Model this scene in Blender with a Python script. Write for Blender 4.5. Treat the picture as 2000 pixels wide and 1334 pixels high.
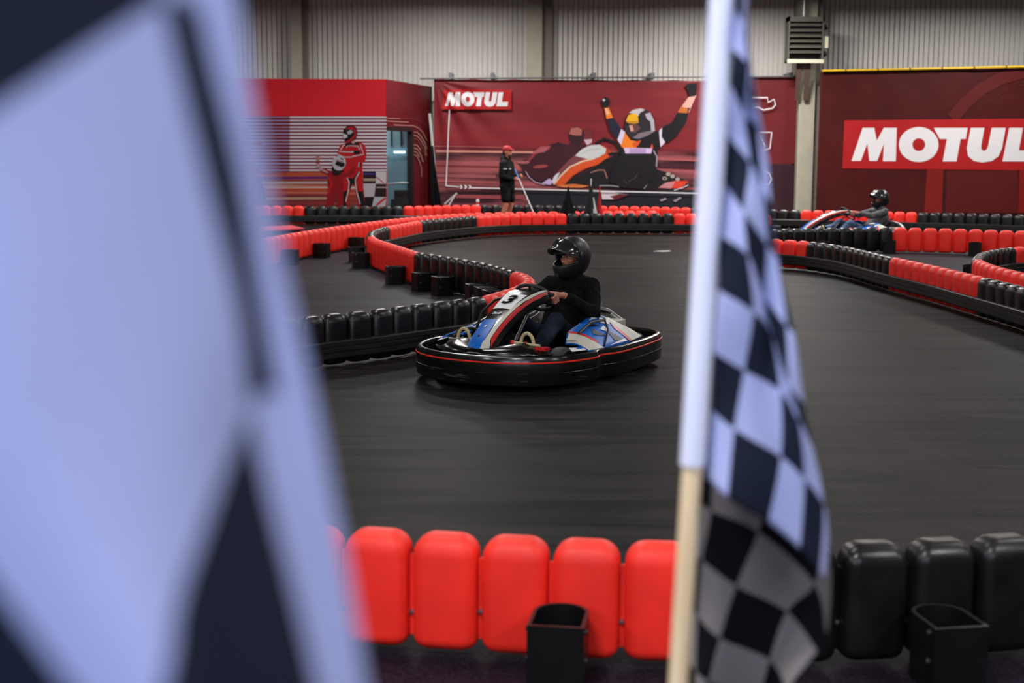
import bpy, bmesh, math, random
from mathutils import Vector, Matrix, noise as mnoise
random.seed(7)
for o in list(bpy.data.objects): bpy.data.objects.remove(o)
scene = bpy.context.scene
COL = scene.collection
V = Vector

# ------------------------------------------------------------------ camera
FPX, CAMH, YHOR, ROLL = 2778.0, 1.8, 286.0, math.radians(0.3)
PITCH = math.atan((667 - YHOR) / FPX)
FW = V((0, math.cos(PITCH), -math.sin(PITCH)))
_u0 = V((0, math.sin(PITCH), math.cos(PITCH))); _r0 = V((1, 0, 0))
RT = _r0 * math.cos(ROLL) + _u0 * math.sin(ROLL)
UP = -_r0 * math.sin(ROLL) + _u0 * math.cos(ROLL)
CAM = V((0, 0, CAMH))
cd = bpy.data.cameras.new('camera'); cam = bpy.data.objects.new('camera', cd); COL.objects.link(cam)
cd.sensor_width = 36; cd.lens = FPX * 36 / 2000; cd.clip_start = 0.05; cd.clip_end = 200
m = Matrix.Identity(4)
for i in range(3):
    m[i][0] = RT[i]; m[i][1] = UP[i]; m[i][2] = -FW[i]; m[i][3] = CAM[i]
cam.matrix_world = m
cd.dof.use_dof = True; cd.dof.focus_distance = 11.3; cd.dof.aperture_fstop = 2.6
scene.camera = cam
def ray(x, y): return FW + RT * ((x - 1000) / FPX) + UP * ((667 - y) / FPX)
def at(x, y, Y):                     # photo pixel -> point at depth Y
    d = ray(x, y); return CAM + d * (Y / d.y)
def gz(x, y, z=0.0):                 # photo pixel -> point at height z
    d = ray(x, y); return CAM + d * ((z - CAMH) / d.z)
def onp(x, y, p0, n):                # photo pixel -> point on a plane
    d = ray(x, y); return CAM + d * ((p0 - CAM).dot(n) / d.dot(n))

# ------------------------------------------------------------------ world, exposure
w = bpy.data.worlds.new('world'); scene.world = w; w.use_nodes = True
w.node_tree.nodes['Background'].inputs[0].default_value = (0.5, 0.6, 0.8, 1)
w.node_tree.nodes['Background'].inputs[1].default_value = 0.02
vs = scene.view_settings
vs.view_transform = 'Standard'; vs.look = 'None'; vs.gamma = 1; vs.use_curve_mapping = False
vs.exposure = 0.0

def area(name, loc, rot, sx, sy, power, col, spread=math.pi):
    l = bpy.data.lights.new(name, 'AREA'); l.shape = 'RECTANGLE'; l.size = sx; l.size_y = sy
    l.energy = power; l.color = col; l.spread = spread
    o = bpy.data.objects.new(name, l); COL.objects.link(o); o.location = loc; o.rotation_euler = rot
    return o
LAMPS = [(x, y) for y in (0.6, 6.5, 13.5, 20.5, 27.5, 33.2) for x in (-8.5, -1.5, 5.5, 12)]
LAMP_Z = 5.9
for (x, y) in LAMPS:
    area('lamp_light', (x, y, LAMP_Z - 0.09), (0, 0, 0), 1.5, 0.22, (1.0 if y < 25 else {-8.5: .3, -1.5: .9, 5.5: 1.35, 12: .85}[x]) * {0.6: 350, 6.5: 85, 13.5: 110, 20.5: 190, 27.5: 300, 33.2: 480}[y], (1.0, 0.965, 0.94), math.radians(170))
# daylight through the windows of the wall behind the camera
WINX = (-4.6, -1.6, 1.4)
for x in WINX:
    area('window_light', (x, -3.42, 3.35), (math.radians(78), 0, 0), 1.9, 1.4, 105, (0.80, 0.87, 1.0))

# ------------------------------------------------------------------ materials
def lin(c):
    def f(v):
        v /= 255.0
        return v / 12.92 if v <= 0.04045 else ((v + 0.055) / 1.055) ** 2.4
    return (f(c[0]), f(c[1]), f(c[2]), 1)
MATS = {}
def mat(name, col, rough=0.5, metal=0.0, var=0.0, vscale=8.0, bump=0.0, bscale=60.0, spec=0.5, col2=None, stretch=None,
        coat=0.0, dust=None, trans=0.0, emit=None, estr=0.0, world=False, rvar=0.0, alpha=None, lo=0.35, hi=0.7):
    if name in MATS: return MATS[name]
    mt = bpy.data.materials.new(name); mt.use_nodes = True
    nt = mt.node_tree; N = nt.nodes; Lk = nt.links; b = N['Principled BSDF']
    c = lin(col) if max(col) > 1 else (*col, 1)
    b.inputs['Base Color'].default_value = c
    b.inputs['Roughness'].default_value = rough; b.inputs['Metallic'].default_value = metal
    b.inputs['Specular IOR Level'].default_value = spec
    b.inputs['Coat Weight'].default_value = coat; b.inputs['Coat Roughness'].default_value = 0.15
    if trans: b.inputs['Transmission Weight'].default_value = trans
    if emit is not None:
        b.inputs['Emission Color'].default_value = lin(emit); b.inputs['Emission Strength'].default_value = estr
    tc = N.new('ShaderNodeTexCoord'); mp = N.new('ShaderNodeMapping')
    src = tc.outputs['Object']
    if world:
        g = N.new('ShaderNodeNewGeometry'); src = g.outputs['Position']
    Lk.new(src, mp.inputs[0])
    if stretch: mp.inputs['Scale'].default_value = stretch
    out = None
    if var or col2 is not None:
        n = N.new('ShaderNodeTexNoise'); n.inputs['Scale'].default_value = vscale; n.inputs['Detail'].default_value = 5
        Lk.new(mp.outputs[0], n.inputs['Vector'])
        r = N.new('ShaderNodeValToRGB'); Lk.new(n.outputs['Fac'], r.inputs[0])
        r.color_ramp.elements[0].position = lo; r.color_ramp.elements[1].position = hi
        if col2 is not None:
            r.color_ramp.elements[0].color = c; r.color_ramp.elements[1].color = lin(col2) if max(col2) > 1 else (*col2, 1)
        else:
            r.color_ramp.elements[0].color = tuple(x * (1 - var) for x in c[:3]) + (1,)
            r.color_ramp.elements[1].color = tuple(min(1, x * (1 + var)) for x in c[:3]) + (1,)
        out = r.outputs[0]
        if rvar:
            mr = N.new('ShaderNodeMapRange'); Lk.new(n.outputs['Fac'], mr.inputs[0])
            mr.inputs['From Min'].default_value = 0.3; mr.inputs['From Max'].default_value = 0.7
            mr.inputs['To Min'].default_value = rough - rvar; mr.inputs['To Max'].default_value = rough + rvar
            Lk.new(mr.outputs[0], b.inputs['Roughness'])
    if dust is not None:                 # settled dust on upward faces
        g2 = N.new('ShaderNodeNewGeometry'); sp = N.new('ShaderNodeSeparateXYZ'); Lk.new(g2.outputs['Normal'], sp.inputs[0])
        n2 = N.new('ShaderNodeTexNoise'); n2.inputs['Scale'].default_value = 25; n2.inputs['Detail'].default_value = 4
        Lk.new(g2.outputs['Position'], n2.inputs['Vector'])
        mr = N.new('ShaderNodeMapRange'); mr.inputs['From Min'].default_value = 0.35; mr.inputs['From Max'].default_value = 1.0
        Lk.new(sp.outputs[2], mr.inputs[0])
        mu = N.new('ShaderNodeMath'); mu.operation = 'MULTIPLY'; Lk.new(mr.outputs[0], mu.inputs[0]); Lk.new(n2.outputs['Fac'], mu.inputs[1])
        mx = N.new('ShaderNodeMixRGB'); Lk.new(mu.outputs[0], mx.inputs[0])
        if out is not None: Lk.new(out, mx.inputs[1])
        else: mx.inputs[1].default_value = c
        mx.inputs[2].default_value = lin(dust); out = mx.outputs[0]
    if out is not None: Lk.new(out, b.inputs['Base Color'])
    if bump:
        n3 = N.new('ShaderNodeTexNoise'); n3.inputs['Scale'].default_value = bscale; n3.inputs['Detail'].default_value = 4
        Lk.new(mp.outputs[0], n3.inputs['Vector'])
        bp = N.new('ShaderNodeBump'); bp.inputs['Strength'].default_value = bump; bp.inputs['Distance'].default_value = 0.02
        Lk.new(n3.outputs['Fac'], bp.inputs['Height']); Lk.new(bp.outputs[0], b.inputs['Normal'])
    MATS[name] = mt
    return mt

red_pl = mat('red_plastic', (0.80, 0.024, 0.014), 0.5, spec=.3, var=0.10, vscale=5, bump=0.03, bscale=90, dust=(215, 70, 58), world=True)
blk_pl = mat('black_plastic', (0.0055, 0.0055, 0.006), 0.34, var=0.25, vscale=6, bump=0.03, bscale=80, dust=(46, 43, 41), world=True, rvar=0.05, spec=0.35)
rail_m = mat('rail_rubber', (0.007, 0.007, 0.0075), 0.45, spec=0.3, col2=(0.018, 0.017, 0.016), vscale=3, stretch=(1, 1, 9), world=True, bump=0.05)
box_m = mat('black_steel', (0.004, 0.004, 0.0045), 0.4, var=0.2, bump=0.02, spec=.25)
rim_m = mat('steel_edge', (0.05, 0.045, 0.045), 0.35, 0.6)
chrome = mat('bolt_metal', (0.6, 0.62, 0.65), 0.25, 1.0)
white_m = mat('white_print', (215, 215, 218), 0.5, var=0.05, vscale=14)
black_m = mat('black_satin', (0.006, 0.006, 0.0065), 0.45, spec=.3)
gloss_m = mat('bumper_plastic', (0.004, 0.004, 0.004), 0.2, coat=0.15, spec=.4, col2=(0.010, 0.010, 0.0095), vscale=4, stretch=(1, 1, 4), lo=0.45, hi=0.75, rvar=0.05)
scr_m = mat('scratched_plastic', (0.0045, 0.0045, 0.0042), 0.28, spec=.35, col2=(0.075, 0.075, 0.062), vscale=5, stretch=(1.0, 1.0, 10), lo=0.60, hi=0.78)
tyre_m = mat('tyre_rubber', (0.012, 0.012, 0.013), 0.65, var=0.2)
blue_m = mat('blue_panel', (0, 90, 178), 0.4, spec=.3, var=0.06)
grey_m = mat('pale_grey_panel', (182, 180, 168), 0.45, var=0.05)
redg_m = mat('red_panel', (190, 18, 26), 0.4, var=0.05)
pin_m = mat('red_pinstripe', (225, 40, 25), 0.4)
steel_m = mat('grey_steel', (0.28, 0.28, 0.28), 0.4, 0.8)
cream_m = mat('cream_rubber', (175, 160, 120), 0.55, var=0.08)
skin_m = mat('skin', (185, 118, 92), 0.5, var=0.1, vscale=20)
wood_m = mat('pale_wood', (226, 205, 172), 0.5, col2=(205, 178, 140), vscale=6, stretch=(8, 8, 0.6))
slv_m = mat('white_sleeve_cloth', (205, 210, 235), 0.75, bump=0.15, bscale=220, var=0.03)
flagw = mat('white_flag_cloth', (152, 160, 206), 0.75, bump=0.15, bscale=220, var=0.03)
flagb = mat('navy_flag_cloth', (0.0075, 0.011, 0.026), 0.8, spec=.15, bump=0.15, bscale=220, var=0.1)

# ------------------------------------------------------------------ mesh helpers
class MB:
    def __init__(s): s.v = []; s.f = []; s.m = []
    def add(s, vs_, fs, mi=0):
        k = len(s.v); s.v += [tuple(p) for p in vs_]
        for f in fs: s.f.append([i + k for i in f]); s.m.append(mi)
        return s
    def box(s, x0, x1, y0, y1, z0, z1, mi=0):
        vs_ = [(x, y, z) for z in (z0, z1) for y in (y0, y1) for x in (x0, x1)]
        return s.add(vs_, [(0, 2, 3, 1), (4, 5, 7, 6), (0, 1, 5, 4), (2, 6, 7, 3), (0, 4, 6, 2), (1, 3, 7, 5)], mi)
    def loft(s, rings, closed=True, cap=True, mi=0, loop=False):
        n = len(rings[0]); vs_ = [p for r in rings for p in r]; fs = []
        R = len(rings); last = R if loop else R - 1
        for i in range(last):
            j2 = (i + 1) % R
            for j in range(n if closed else n - 1):
                k = (j + 1) % n
                fs.append((i * n + j, i * n + k, j2 * n + k, j2 * n + j))
        if cap and closed and not loop:
            fs.append(tuple(reversed(range(n)))); fs.append(tuple((R - 1) * n + j for j in range(n)))
        return s.add(vs_, fs, mi)
    def tube(s, path, r, n=8, mi=0, loop=False, cap=True):
        P = [V(p) for p in path]; rings = []
        rs = r if isinstance(r, (list, tuple)) else [r] * len(P)
        prev = None
        for i, p in enumerate(P):
            a = P[i - 1] if (i > 0 or loop) else P[i]; b = P[(i + 1) % len(P)] if (i < len(P) - 1 or loop) else P[i]
            t = (b - a).normalized()
            if prev is None:
                u = t.cross(V((0, 0, 1)))
                if u.length < 1e-3: u = t.cross(V((1, 0, 0)))
            else: u = prev - t * prev.dot(t)
            u.normalize(); prev = u; v_ = t.cross(u)
            rings.append([p + u * (rs[i] * math.cos(2 * math.pi * k / n)) + v_ * (rs[i] * math.sin(2 * math.pi * k / n)) for k in range(n)])
        return s.loft(rings, mi=mi, loop=loop, cap=cap)
    def capsule(s, a, b, ra, rb, n=10, mi=0, flat=None):
        a = V(a); b = V(b); t = (b - a)
        if t.length < 1e-6: t = V((0, 0, 1)) * 1e-4
        t.normalize(); P = []; rs = []
        for k in range(4):
            q = math.pi / 2 * k / 4; P.append(a - t * (ra * math.cos(q))); rs.append(max(1e-4, ra * math.sin(q)) if k else ra * 0.12)
        P.append(a); rs.append(ra); P.append(b); rs.append(rb)
        for k in range(3, -1, -1):
            q = math.pi / 2 * k / 4; P.append(b + t * (rb * math.cos(q))); rs.append(rb * math.sin(q) if k else rb * 0.12)
        return s.tube(P, rs, n, mi)
    def chain(s, pts, rs, n=10):
        for i in range(len(pts) - 1): s.capsule(pts[i], pts[i + 1], rs[i], rs[i + 1], n)
        return s
    def ellipsoid(s, c, r, n=14, k=9, mi=0):
        rings = []
        for i in range(k + 1):
            ph = math.pi * (0.02 + 0.96 * i / k)
            rings.append([(c[0] + r[0] * math.sin(ph) * math.cos(2 * math.pi * j / n), c[1] + r[1] * math.sin(ph) * math.sin(2 * math.pi * j / n), c[2] - r[2] * math.cos(ph)) for j in range(n)])
        return s.loft(rings, mi=mi)
    def lathe(s, prof, axis='y', c=(0, 0, 0), n=20, mi=0, loop=True):   # prof: (offset along axis, radius)
        rings = []
        for k in range(n):
            a = 2 * math.pi * k / n; q = []
            for (o_, r) in prof:
                if axis == 'y': q.append((c[0] + r * math.cos(a), c[1] + o_, c[2] + r * math.sin(a)))
                elif axis == 'z': q.append((c[0] + r * math.cos(a), c[1] + r * math.sin(a), c[2] + o_))
                else: q.append((c[0] + o_, c[1] + r * math.cos(a), c[2] + r * math.sin(a)))
            rings.append(q)
        return s.loft(rings, closed=loop, cap=False, loop=True, mi=mi)
    def prism(s, pts, d, mi=0):       # extrude a 3D polygon by vector d
        P = [V(p) for p in pts]; n = len(P); d = V(d)
        vs_ = P + [p + d for p in P]
        fs = [tuple(range(n)), tuple(reversed(range(n, 2 * n)))] + [(i, i + n, (i + 1) % n + n, (i + 1) % n) for i in range(n)]
        return s.add(vs_, fs, mi)
    def mesh(s, name, mats, smooth=True, angle=40):
        me = bpy.data.meshes.new(name); me.from_pydata(s.v, [], s.f)
        for mt in (mats if isinstance(mats, (list, tuple)) else [mats]): me.materials.append(mt)
        me.polygons.foreach_set('material_index', s.m); me.update()
        bm = bmesh.new(); bm.from_mesh(me); bmesh.ops.recalc_face_normals(bm, faces=bm.faces)
        if smooth:
            ca = math.radians(angle)
            for e in bm.edges:
                if len(e.link_faces) == 2 and e.calc_face_angle(0) > ca: e.smooth = False
            for f in bm.faces: f.smooth = True
        bm.to_mesh(me); bm.free()
        return me
    def build(s, name, mats, parent=None, smooth=True, angle=40):
        return link(name, s.mesh(name, mats, smooth, angle), parent)
def link(name, me, parent=None):
    o = bpy.data.objects.new(name, me); COL.objects.link(o)
    if parent is not None: o.parent = parent
    return o
def thing(name, label, cat, loc=(0, 0, 0), rz=0.0, group=None):
    o = bpy.data.objects.new(name, None); COL.objects.link(o); o.location = loc; o.rotation_euler = (0, 0, rz)
    o.empty_display_size = 0.1
    o['label'] = label; o['category'] = cat
    if group: o['group'] = group
    return o
def tag(o, label, cat, group=None):
    o['label'] = label; o['category'] = cat
    if group: o['group'] = group
    return o
def struct(o, label=None, cat='structure'):
    o['kind'] = 'structure'
    if label: o['label'] = label; o['category'] = cat
    return o
def copy_tree(o, parent=None):
    c = o.copy(); COL.objects.link(c)
    if parent is not None: c.parent = parent
    for ch in list(o.children): copy_tree(ch, c)
    return c
def fuse(name, mb, voxel, mt, parent, smooth=6, wrinkle=0.0, wscale=9.0, seed=0, mats_fn=None):
    """one continuous skin over overlapping volumes"""
    me = mb.mesh(name, mt); o = bpy.data.objects.new(name, me); COL.objects.link(o)
    r = o.modifiers.new('r', 'REMESH'); r.mode = 'VOXEL'; r.voxel_size = voxel; r.use_smooth_shade = True
    s = o.modifiers.new('s', 'SMOOTH'); s.iterations = smooth; s.factor = 0.5
    dg = bpy.context.evaluated_depsgraph_get()
    nm = bpy.data.meshes.new_from_object(o.evaluated_get(dg)); bpy.data.objects.remove(o)
    if wrinkle:
        off = V((seed * 3.1, seed * 1.7, 0))
        nor = [v.normal.copy() for v in nm.vertices]; cos = []
        for v, nv in zip(nm.vertices, nor):
            q = v.co * wscale + off
            d = mnoise.noise(q) + 0.5 * mnoise.noise(q * 2.3)
            cos += list(v.co + nv * (wrinkle * d))
        nm.vertices.foreach_set('co', cos); nm.update()
    nm.name = name; nm.materials.clear(); nm.materials.append(mt)
    nm.polygons.foreach_set('use_smooth', [True] * len(nm.polygons))
    return link(name, nm, parent)
def catmull(P, sub=8, closed=False):
    n = len(P); out = []
    for i in range(n if closed else n - 1):
        p0 = P[(i - 1) % n] if (closed or i > 0) else P[0]; p1 = P[i]; p2 = P[(i + 1) % n]
        p3 = P[(i + 2) % n] if (closed or i + 2 < n) else P[-1]
        for k in range(sub):
            t = k / sub
            out.append((p1 * 2 + (p2 - p0) * t + (p0 * 2 - p1 * 5 + p2 * 4 - p3) * t * t + (p1 * 3 - p0 - p2 * 3 + p3) * t ** 3) * 0.5)
    if not closed: out.append(P[-1].copy())
    return out

# ------------------------------------------------------------------ setting: floor, walls, ceiling
def floor_mat(name, c1, c2, c3, r):
    mt = bpy.data.materials.new(name); mt.use_nodes = True; nt = mt.node_tree; N = nt.nodes; L = nt.links; b = N['Principled BSDF']
    g = N.new('ShaderNodeNewGeometry')
    n1 = N.new('ShaderNodeTexNoise'); n1.inputs['Scale'].default_value = 0.5; n1.inputs['Detail'].default_value = 5; n1.inputs['Distortion'].default_value = 0.8
    L.new(g.outputs['Position'], n1.inputs['Vector'])
    r1 = N.new('ShaderNodeValToRGB'); L.new(n1.outputs['Fac'], r1.inputs[0])
    r1.color_ramp.elements[0].position = 0.35; r1.color_ramp.elements[0].color = lin(c1)
    r1.color_ramp.elements[1].position = 0.68; r1.color_ramp.elements[1].color = lin(c2)
    # sweeping tyre marks
    mp = N.new('ShaderNodeMapping'); mp.inputs['Scale'].default_value = (0.28, 2.2, 1); mp.inputs['Rotation'].default_value = (0, 0, 0.35)
    L.new(g.outputs['Position'], mp.inputs[0])
    n2 = N.new('ShaderNodeTexNoise'); n2.inputs['Scale'].default_value = 1.6; n2.inputs['Detail'].default_value = 6; n2.inputs['Distortion'].default_value = 1.5
    L.new(mp.outputs[0], n2.inputs['Vector'])
    r2 = N.new('ShaderNodeValToRGB'); L.new(n2.outputs['Fac'], r2.inputs[0])
    r2.color_ramp.elements[0].position = 0.46; r2.color_ramp.elements[0].color = (0, 0, 0, 1)
    r2.color_ramp.elements[1].position = 0.66; r2.color_ramp.elements[1].color = (0.9, 0.9, 0.9, 1)
    mx = N.new('ShaderNodeMixRGB'); L.new(r2.outputs[0], mx.inputs[0]); L.new(r1.outputs[0], mx.inputs[1]); mx.inputs[2].default_value = lin(c3)
    # aggregate grain
    n3 = N.new('ShaderNodeTexNoise'); n3.inputs['Scale'].default_value = 105; n3.inputs['Detail'].default_value = 3
    L.new(g.outputs['Position'], n3.inputs['Vector'])
    r3 = N.new('ShaderNodeValToRGB'); L.new(n3.outputs['Fac'], r3.inputs[0])
    r3.color_ramp.elements[0].position = 0.35; r3.color_ramp.elements[0].color = (0.4, 0.4, 0.4, 1)
    r3.color_ramp.elements[1].position = 0.72; r3.color_ramp.elements[1].color = (2.0, 2.0, 2.0, 1)
    m2 = N.new('ShaderNodeMixRGB'); m2.blend_type = 'MULTIPLY'; m2.inputs[0].default_value = 1
    L.new(mx.outputs[0], m2.inputs[1]); L.new(r3.outputs[0], m2.inputs[2]); L.new(m2.outputs[0], b.inputs['Base Color'])
    b.inputs['Roughness'].default_value = r; b.inputs['Specular IOR Level'].default_value = 0.025
    bp = N.new('ShaderNodeBump'); bp.inputs['Strength'].default_value = 0.35; bp.inputs['Distance'].default_value = 0.004
    L.new(n3.outputs['Fac'], bp.inputs['Height']); L.new(bp.outputs[0], b.inputs['Normal'])
    return mt
track_m = floor_mat('track_asphalt', (28, 26.8, 26.5), (42, 40, 39.5), (13, 12.5, 12.5), 0.5)
verge_m = floor_mat('verge_asphalt', (39, 40, 44.5), (47, 48, 52.5), (33, 34, 37.5), 0.5)
mat_m = floor_mat('purple_grey_rubber', (27, 23, 31), (33, 28, 38), (24, 20, 29), 0.5)

XL, XR, YF, YB, ZC = -13.0, 15.5, -3.6, 37.6, 7.4
struct(MB().box(XL - .2, XR + .2, YF - .2, YB + .3, -0.2, 0.0).build('floor', track_m, smooth=False), 'dark asphalt track floor of the indoor karting hall', 'floor')
def slab(name, pix, m_, label):
    pts = [gz(x, y, 0.0) for x, y in pix]
    o = MB().prism([(p.x, p.y, 0.0005) for p in pts], (0, 0, 0.003)).build(name, m_, smooth=False)
    return struct(o, label, 'floor')
slab('floor_verge', [(480, 735), (640, 728), (950, 660), (1015, 628), (1028, 608), (990, 590), (820, 553), (735, 525), (722, 500), (726, 488), (748, 474),
                     (830, 456), (935, 450), (935, 447), (799, 462), (700, 481), (602, 505), (480, 533), (150, 592), (-120, 660), (-250, 860), (200, 790)],
     verge_m, 'grey asphalt verge between the curving red and black barriers')
slab('floor_verge.001', [(1455, 490), (1512, 488), (1745, 490), (2150, 508), (2150, 668), (2000, 632), (1912, 606), (1745, 562), (1573, 520), (1512, 514)],
     verge_m, 'grey asphalt verge behind the barriers at the right')
o = MB().prism([(-6, YF + .02, 0.0005), (6, YF + .02, 0.0005), (6, 5.2, 0.0005), (2.2, 5.03, 0.0005), (1.2, 4.90, 0.0005), (0.6, 4.88, 0.0005), (-0.5, 5.03, 0.0005), (-3, 5.4, 0.0005), (-6, 5.65, 0.0005)],
               (0, 0, 0.003)).build('floor_walkway', mat_m, smooth=False)
struct(o, 'dark purple-grey walkway floor in front of the nearest barrier', 'floor')

wall_m = mat('corrugated_sheet', (192, 188, 180), 0.5, 0.0, col2=(204, 201, 195), vscale=0.6, world=True)
side_m = mat('hall_paint', (92, 90, 88), 0.7, var=0.08, vscale=1.5)
ceil_m = mat('ceiling_sheet', (52, 52, 54), 0.7, var=0.1, vscale=1)
col_m = mat('column_paint', (156, 151, 134), 0.55, var=0.06, vscale=3)
shade_m = mat('column_shade', (112, 102, 92), 0.6, var=0.08)
# corrugated back wall: trapezoid ribs 13 cm apart
prof = []; x = XL
while x < XR:
    prof += [(x, 0.0), (x + 0.088, 0.0), (x + 0.094, 0.045), (x + 0.122, 0.045)]; x += 0.13
prof.append((XR, 0.0))
rings = [[(px, YB + d, z) for (px, d) in prof] for z in (0.0, ZC)]
wb = MB(); wb.loft(rings, closed=False, cap=False); wb.box(XL, XR, YB + 0.05, YB + 0.2, 0, ZC)
struct(wb.build('wall_back', wall_m, smooth=False), 'pale grey ribbed metal sheet wall behind the banners', 'wall')
struct(MB().box(XL - .2, XL, YF, YB + .2, 0, ZC).build('wall_left', side_m, smooth=False), 'plain grey side wall left of the track', 'wall')
struct(MB().box(XR, XR + .2, YF, YB + .2, 0, ZC).build('wall_right', side_m, smooth=False), 'plain grey side wall right of the track', 'wall')
struct(MB().box(XL - .2, XR + .2, YF - .2, YB + .3, ZC, ZC + .2).build('ceiling', ceil_m, smooth=False), 'dark hall ceiling above the hanging lamps', 'ceiling')
# wall behind the camera with three windows
fw = MB(); zs = (2.6, 4.1); xs = [XL] + [q for x in WINX for q in (x - 1.0, x + 1.0)] + [XR]
fw.box(XL, XR, YF - .15, YF, 0, zs[0]); fw.box(XL, XR, YF - .15, YF, zs[1], ZC)
for i in range(0, len(xs), 2): fw.box(xs[i], xs[i + 1], YF - .15, YF, *zs)
struct(fw.build('wall_front', side_m, smooth=False), 'grey wall with windows behind the viewer', 'wall')
pane_m = mat('day_pane', (150, 170, 220), 0.2, emit=(150, 175, 255), estr=1.5)
frame_m = mat('window_frame', (200, 200, 200), 0.5)
for i, x in enumerate(WINX):
    wf = MB()
    for (a, b_, c, d) in ((-1, -.94, *zs), (.94, 1, *zs), (-.03, .03, *zs), (-1, 1, zs[0], zs[0] + .06), (-1, 1, zs[1] - .06, zs[1])):
        wf.box(x + a, x + b_, YF - .1, YF - .02, c, d)
    wo = struct(wf.build('window_%d' % (i + 1), frame_m, smooth=False), 'daylight window in the wall behind the viewer', 'window'); wo['group'] = 'windows behind the viewer'
    MB().box(x - .94, x + .94, YF - .08, YF - .07, zs[0] + .06, zs[1] - .06).build('pane', pane_m, wo, smooth=False)

# columns of the back wall
def column(x0, x1, x2, Y, ztop, label):
    a = at(x0, 300, Y).x; b = at(x1, 300, Y).x; c = at(x2, 300, Y).x
    t = MB(); t.box(a, b, Y, Y + .04, 0, ztop); t.box(a, a + .02, Y + .04, YB, 0, ztop); t.box(b - .02, b, Y + .04, YB, 0, ztop)
    o = struct(t.build('column', col_m, smooth=False), label, 'column')
    MB().box(b, c, Y + .16, Y + .2, 0, ztop).build('shade_strip', shade_m, o, smooth=False)  # dark strip painted in for the shade beside the column
    return o
column(572, 592, 604, 37.2, ZC, 'pale steel column on the ribbed wall above the red booth')
column(1028, 1057, 1077, 37.2, ZC, 'pale steel column rising above the middle of the kart racer banner')
column(1557, 1588, 1600, 36.6, ZC, 'cream steel column between the two red banners carrying the heater')

# hanging hall lamps
lamp_body = mat('lamp_housing', (150, 150, 150), 0.5)
lamp_emit = mat('lamp_diffuser', (240, 240, 240), 0.4, emit=(255, 246, 235), estr=4.0)
l0 = None
for k, (x, y) in enumerate(LAMPS):
    if l0 is None:
        l0 = thing('ceiling_lamp', 'x', 'lamp', (x, y, LAMP_Z))
        MB().box(-.8, .8, -.14, .14, -.05, .06).build('housing', lamp_body, l0, smooth=False)
        MB().box(-.75, .75, -.11, .11, -.062, -.052).build('diffuser', lamp_emit, l0, smooth=False)
        for sx in (-.6, .6): MB().tube([(sx, 0, .05), (sx, 0, ZC - LAMP_Z)], .006, 5).build('suspension_wire', steel_m, l0)
        lo = l0
    else:
        lo = copy_tree(l0); lo.location = (x, y, LAMP_Z)
    lo['label'] = 'long hanging hall lamp out of view above the track'; lo['group'] = 'hanging hall lamps'

# ------------------------------------------------------------------ barriers
BH, BW, BD, PIT = 0.44, 0.232, 0.15, 0.25
def rrect(w_, d_, r, seg):
    pts = []
    for (cx, cy, a0) in ((w_ / 2 - r, d_ / 2 - r, 0), (-w_ / 2 + r, d_ / 2 - r, 90), (-w_ / 2 + r, -d_ / 2 + r, 180), (w_ / 2 - r, -d_ / 2 + r, 270)):
        for k in range(seg + 1):
            a = math.radians(a0 + 90 * k / seg); pts.append((cx + r * math.cos(a), cy + r * math.sin(a)))
    return pts
def block_mesh(name, m_, seg, steps):
    t = MB(); rings = []; r = 0.075
    levels = [(0.025 + r * .6 * (1 - math.sin(math.pi / 2 * k / steps)), r * .6 * (1 - math.cos(math.pi / 2 * k / steps))) for k in range(steps, -1, -1)]
    levels += [(BH - r * (1 - math.sin(math.pi / 2 * k / steps)), r * (1 - math.cos(math.pi / 2 * k / steps))) for k in range(0, steps + 1)]
    for z, ins in levels:
        q = min(ins * .8, BD / 2 - 0.012)
        rings.append([(x, y, z) for x, y in rrect(BW - 2 * ins, BD - 2 * q, max(0.012, 0.05 - ins * .6), seg)])
    t.loft(rings)
    for s in (-1, 1):
        a, b = sorted((s * (BW / 2 - 0.02), s * (PIT / 2 + 0.001)))
        t.box(a, b, -0.012, 0.012, 0.06, 0.355)
    return t.mesh(name, m_, angle=50)
BLK = {('r', 1): block_mesh('block_mesh_red_fine', red_pl, 5, 6), ('k', 1): block_mesh('block_mesh_black_fine', blk_pl, 5, 6),
       ('r', 0): block_mesh('block_mesh_red', red_pl, 2, 3), ('k', 0): block_mesh('block_mesh_black', blk_pl, 2, 3)}
# open D-shaped steel anchor box, flat side away from the barrier (+x along barrier, -y outwards)
def anchor_mesh():
    t = MB(); out = []; inn = []
    hw, dp, th = 0.095, 0.26, 0.012
    def ring(hw_, y0, dd):
        pts = [(hw_, y0), ] ; 
        for k in range(0, 13):
            a = math.pi * k / 12; pts.append((hw_ * math.cos(a), -0.10 + (dd) * math.sin(a)))
        pts.append((-hw_, y0)); return pts
    o_ = ring(hw, -dp, 0.095); i_ = ring(hw - th, -dp + th, 0.095 - th)
    n = len(o_)
    rings = [[(x, y, 0.0) for x, y in o_], [(x, y, 0.235) for x, y in o_], [(x, y, 0.235) for x, y in i_], [(x, y, 0.02) for x, y in i_]]
    t.loft(rings, cap=False)
    t.add([(x, y, 0.02) for x, y in i_], [tuple(range(n))])
    for k in range(len(t.m)):
        pass
    me = t.mesh('anchor_box', [box_m, rim_m], angle=35)
    for p in me.polygons:
        if abs(p.normal.z) > .9 and p.center.z > .22: p.material_index = 1
    return me
ANC = anchor_mesh()
bt = MB()
bt.lathe([(0, 0.001), (0, .011), (.006, .011), (.010, .007), (.010, .001)], axis='x', n=8, loop=False)
BOLT = bt.mesh('bolt', rim_m)
bt = MB(); bt.lathe([(0, 0.001), (0, .012), (-.006, .012), (-.011, .008), (-.012, .001)], axis='y', n=8, loop=False)
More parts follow.
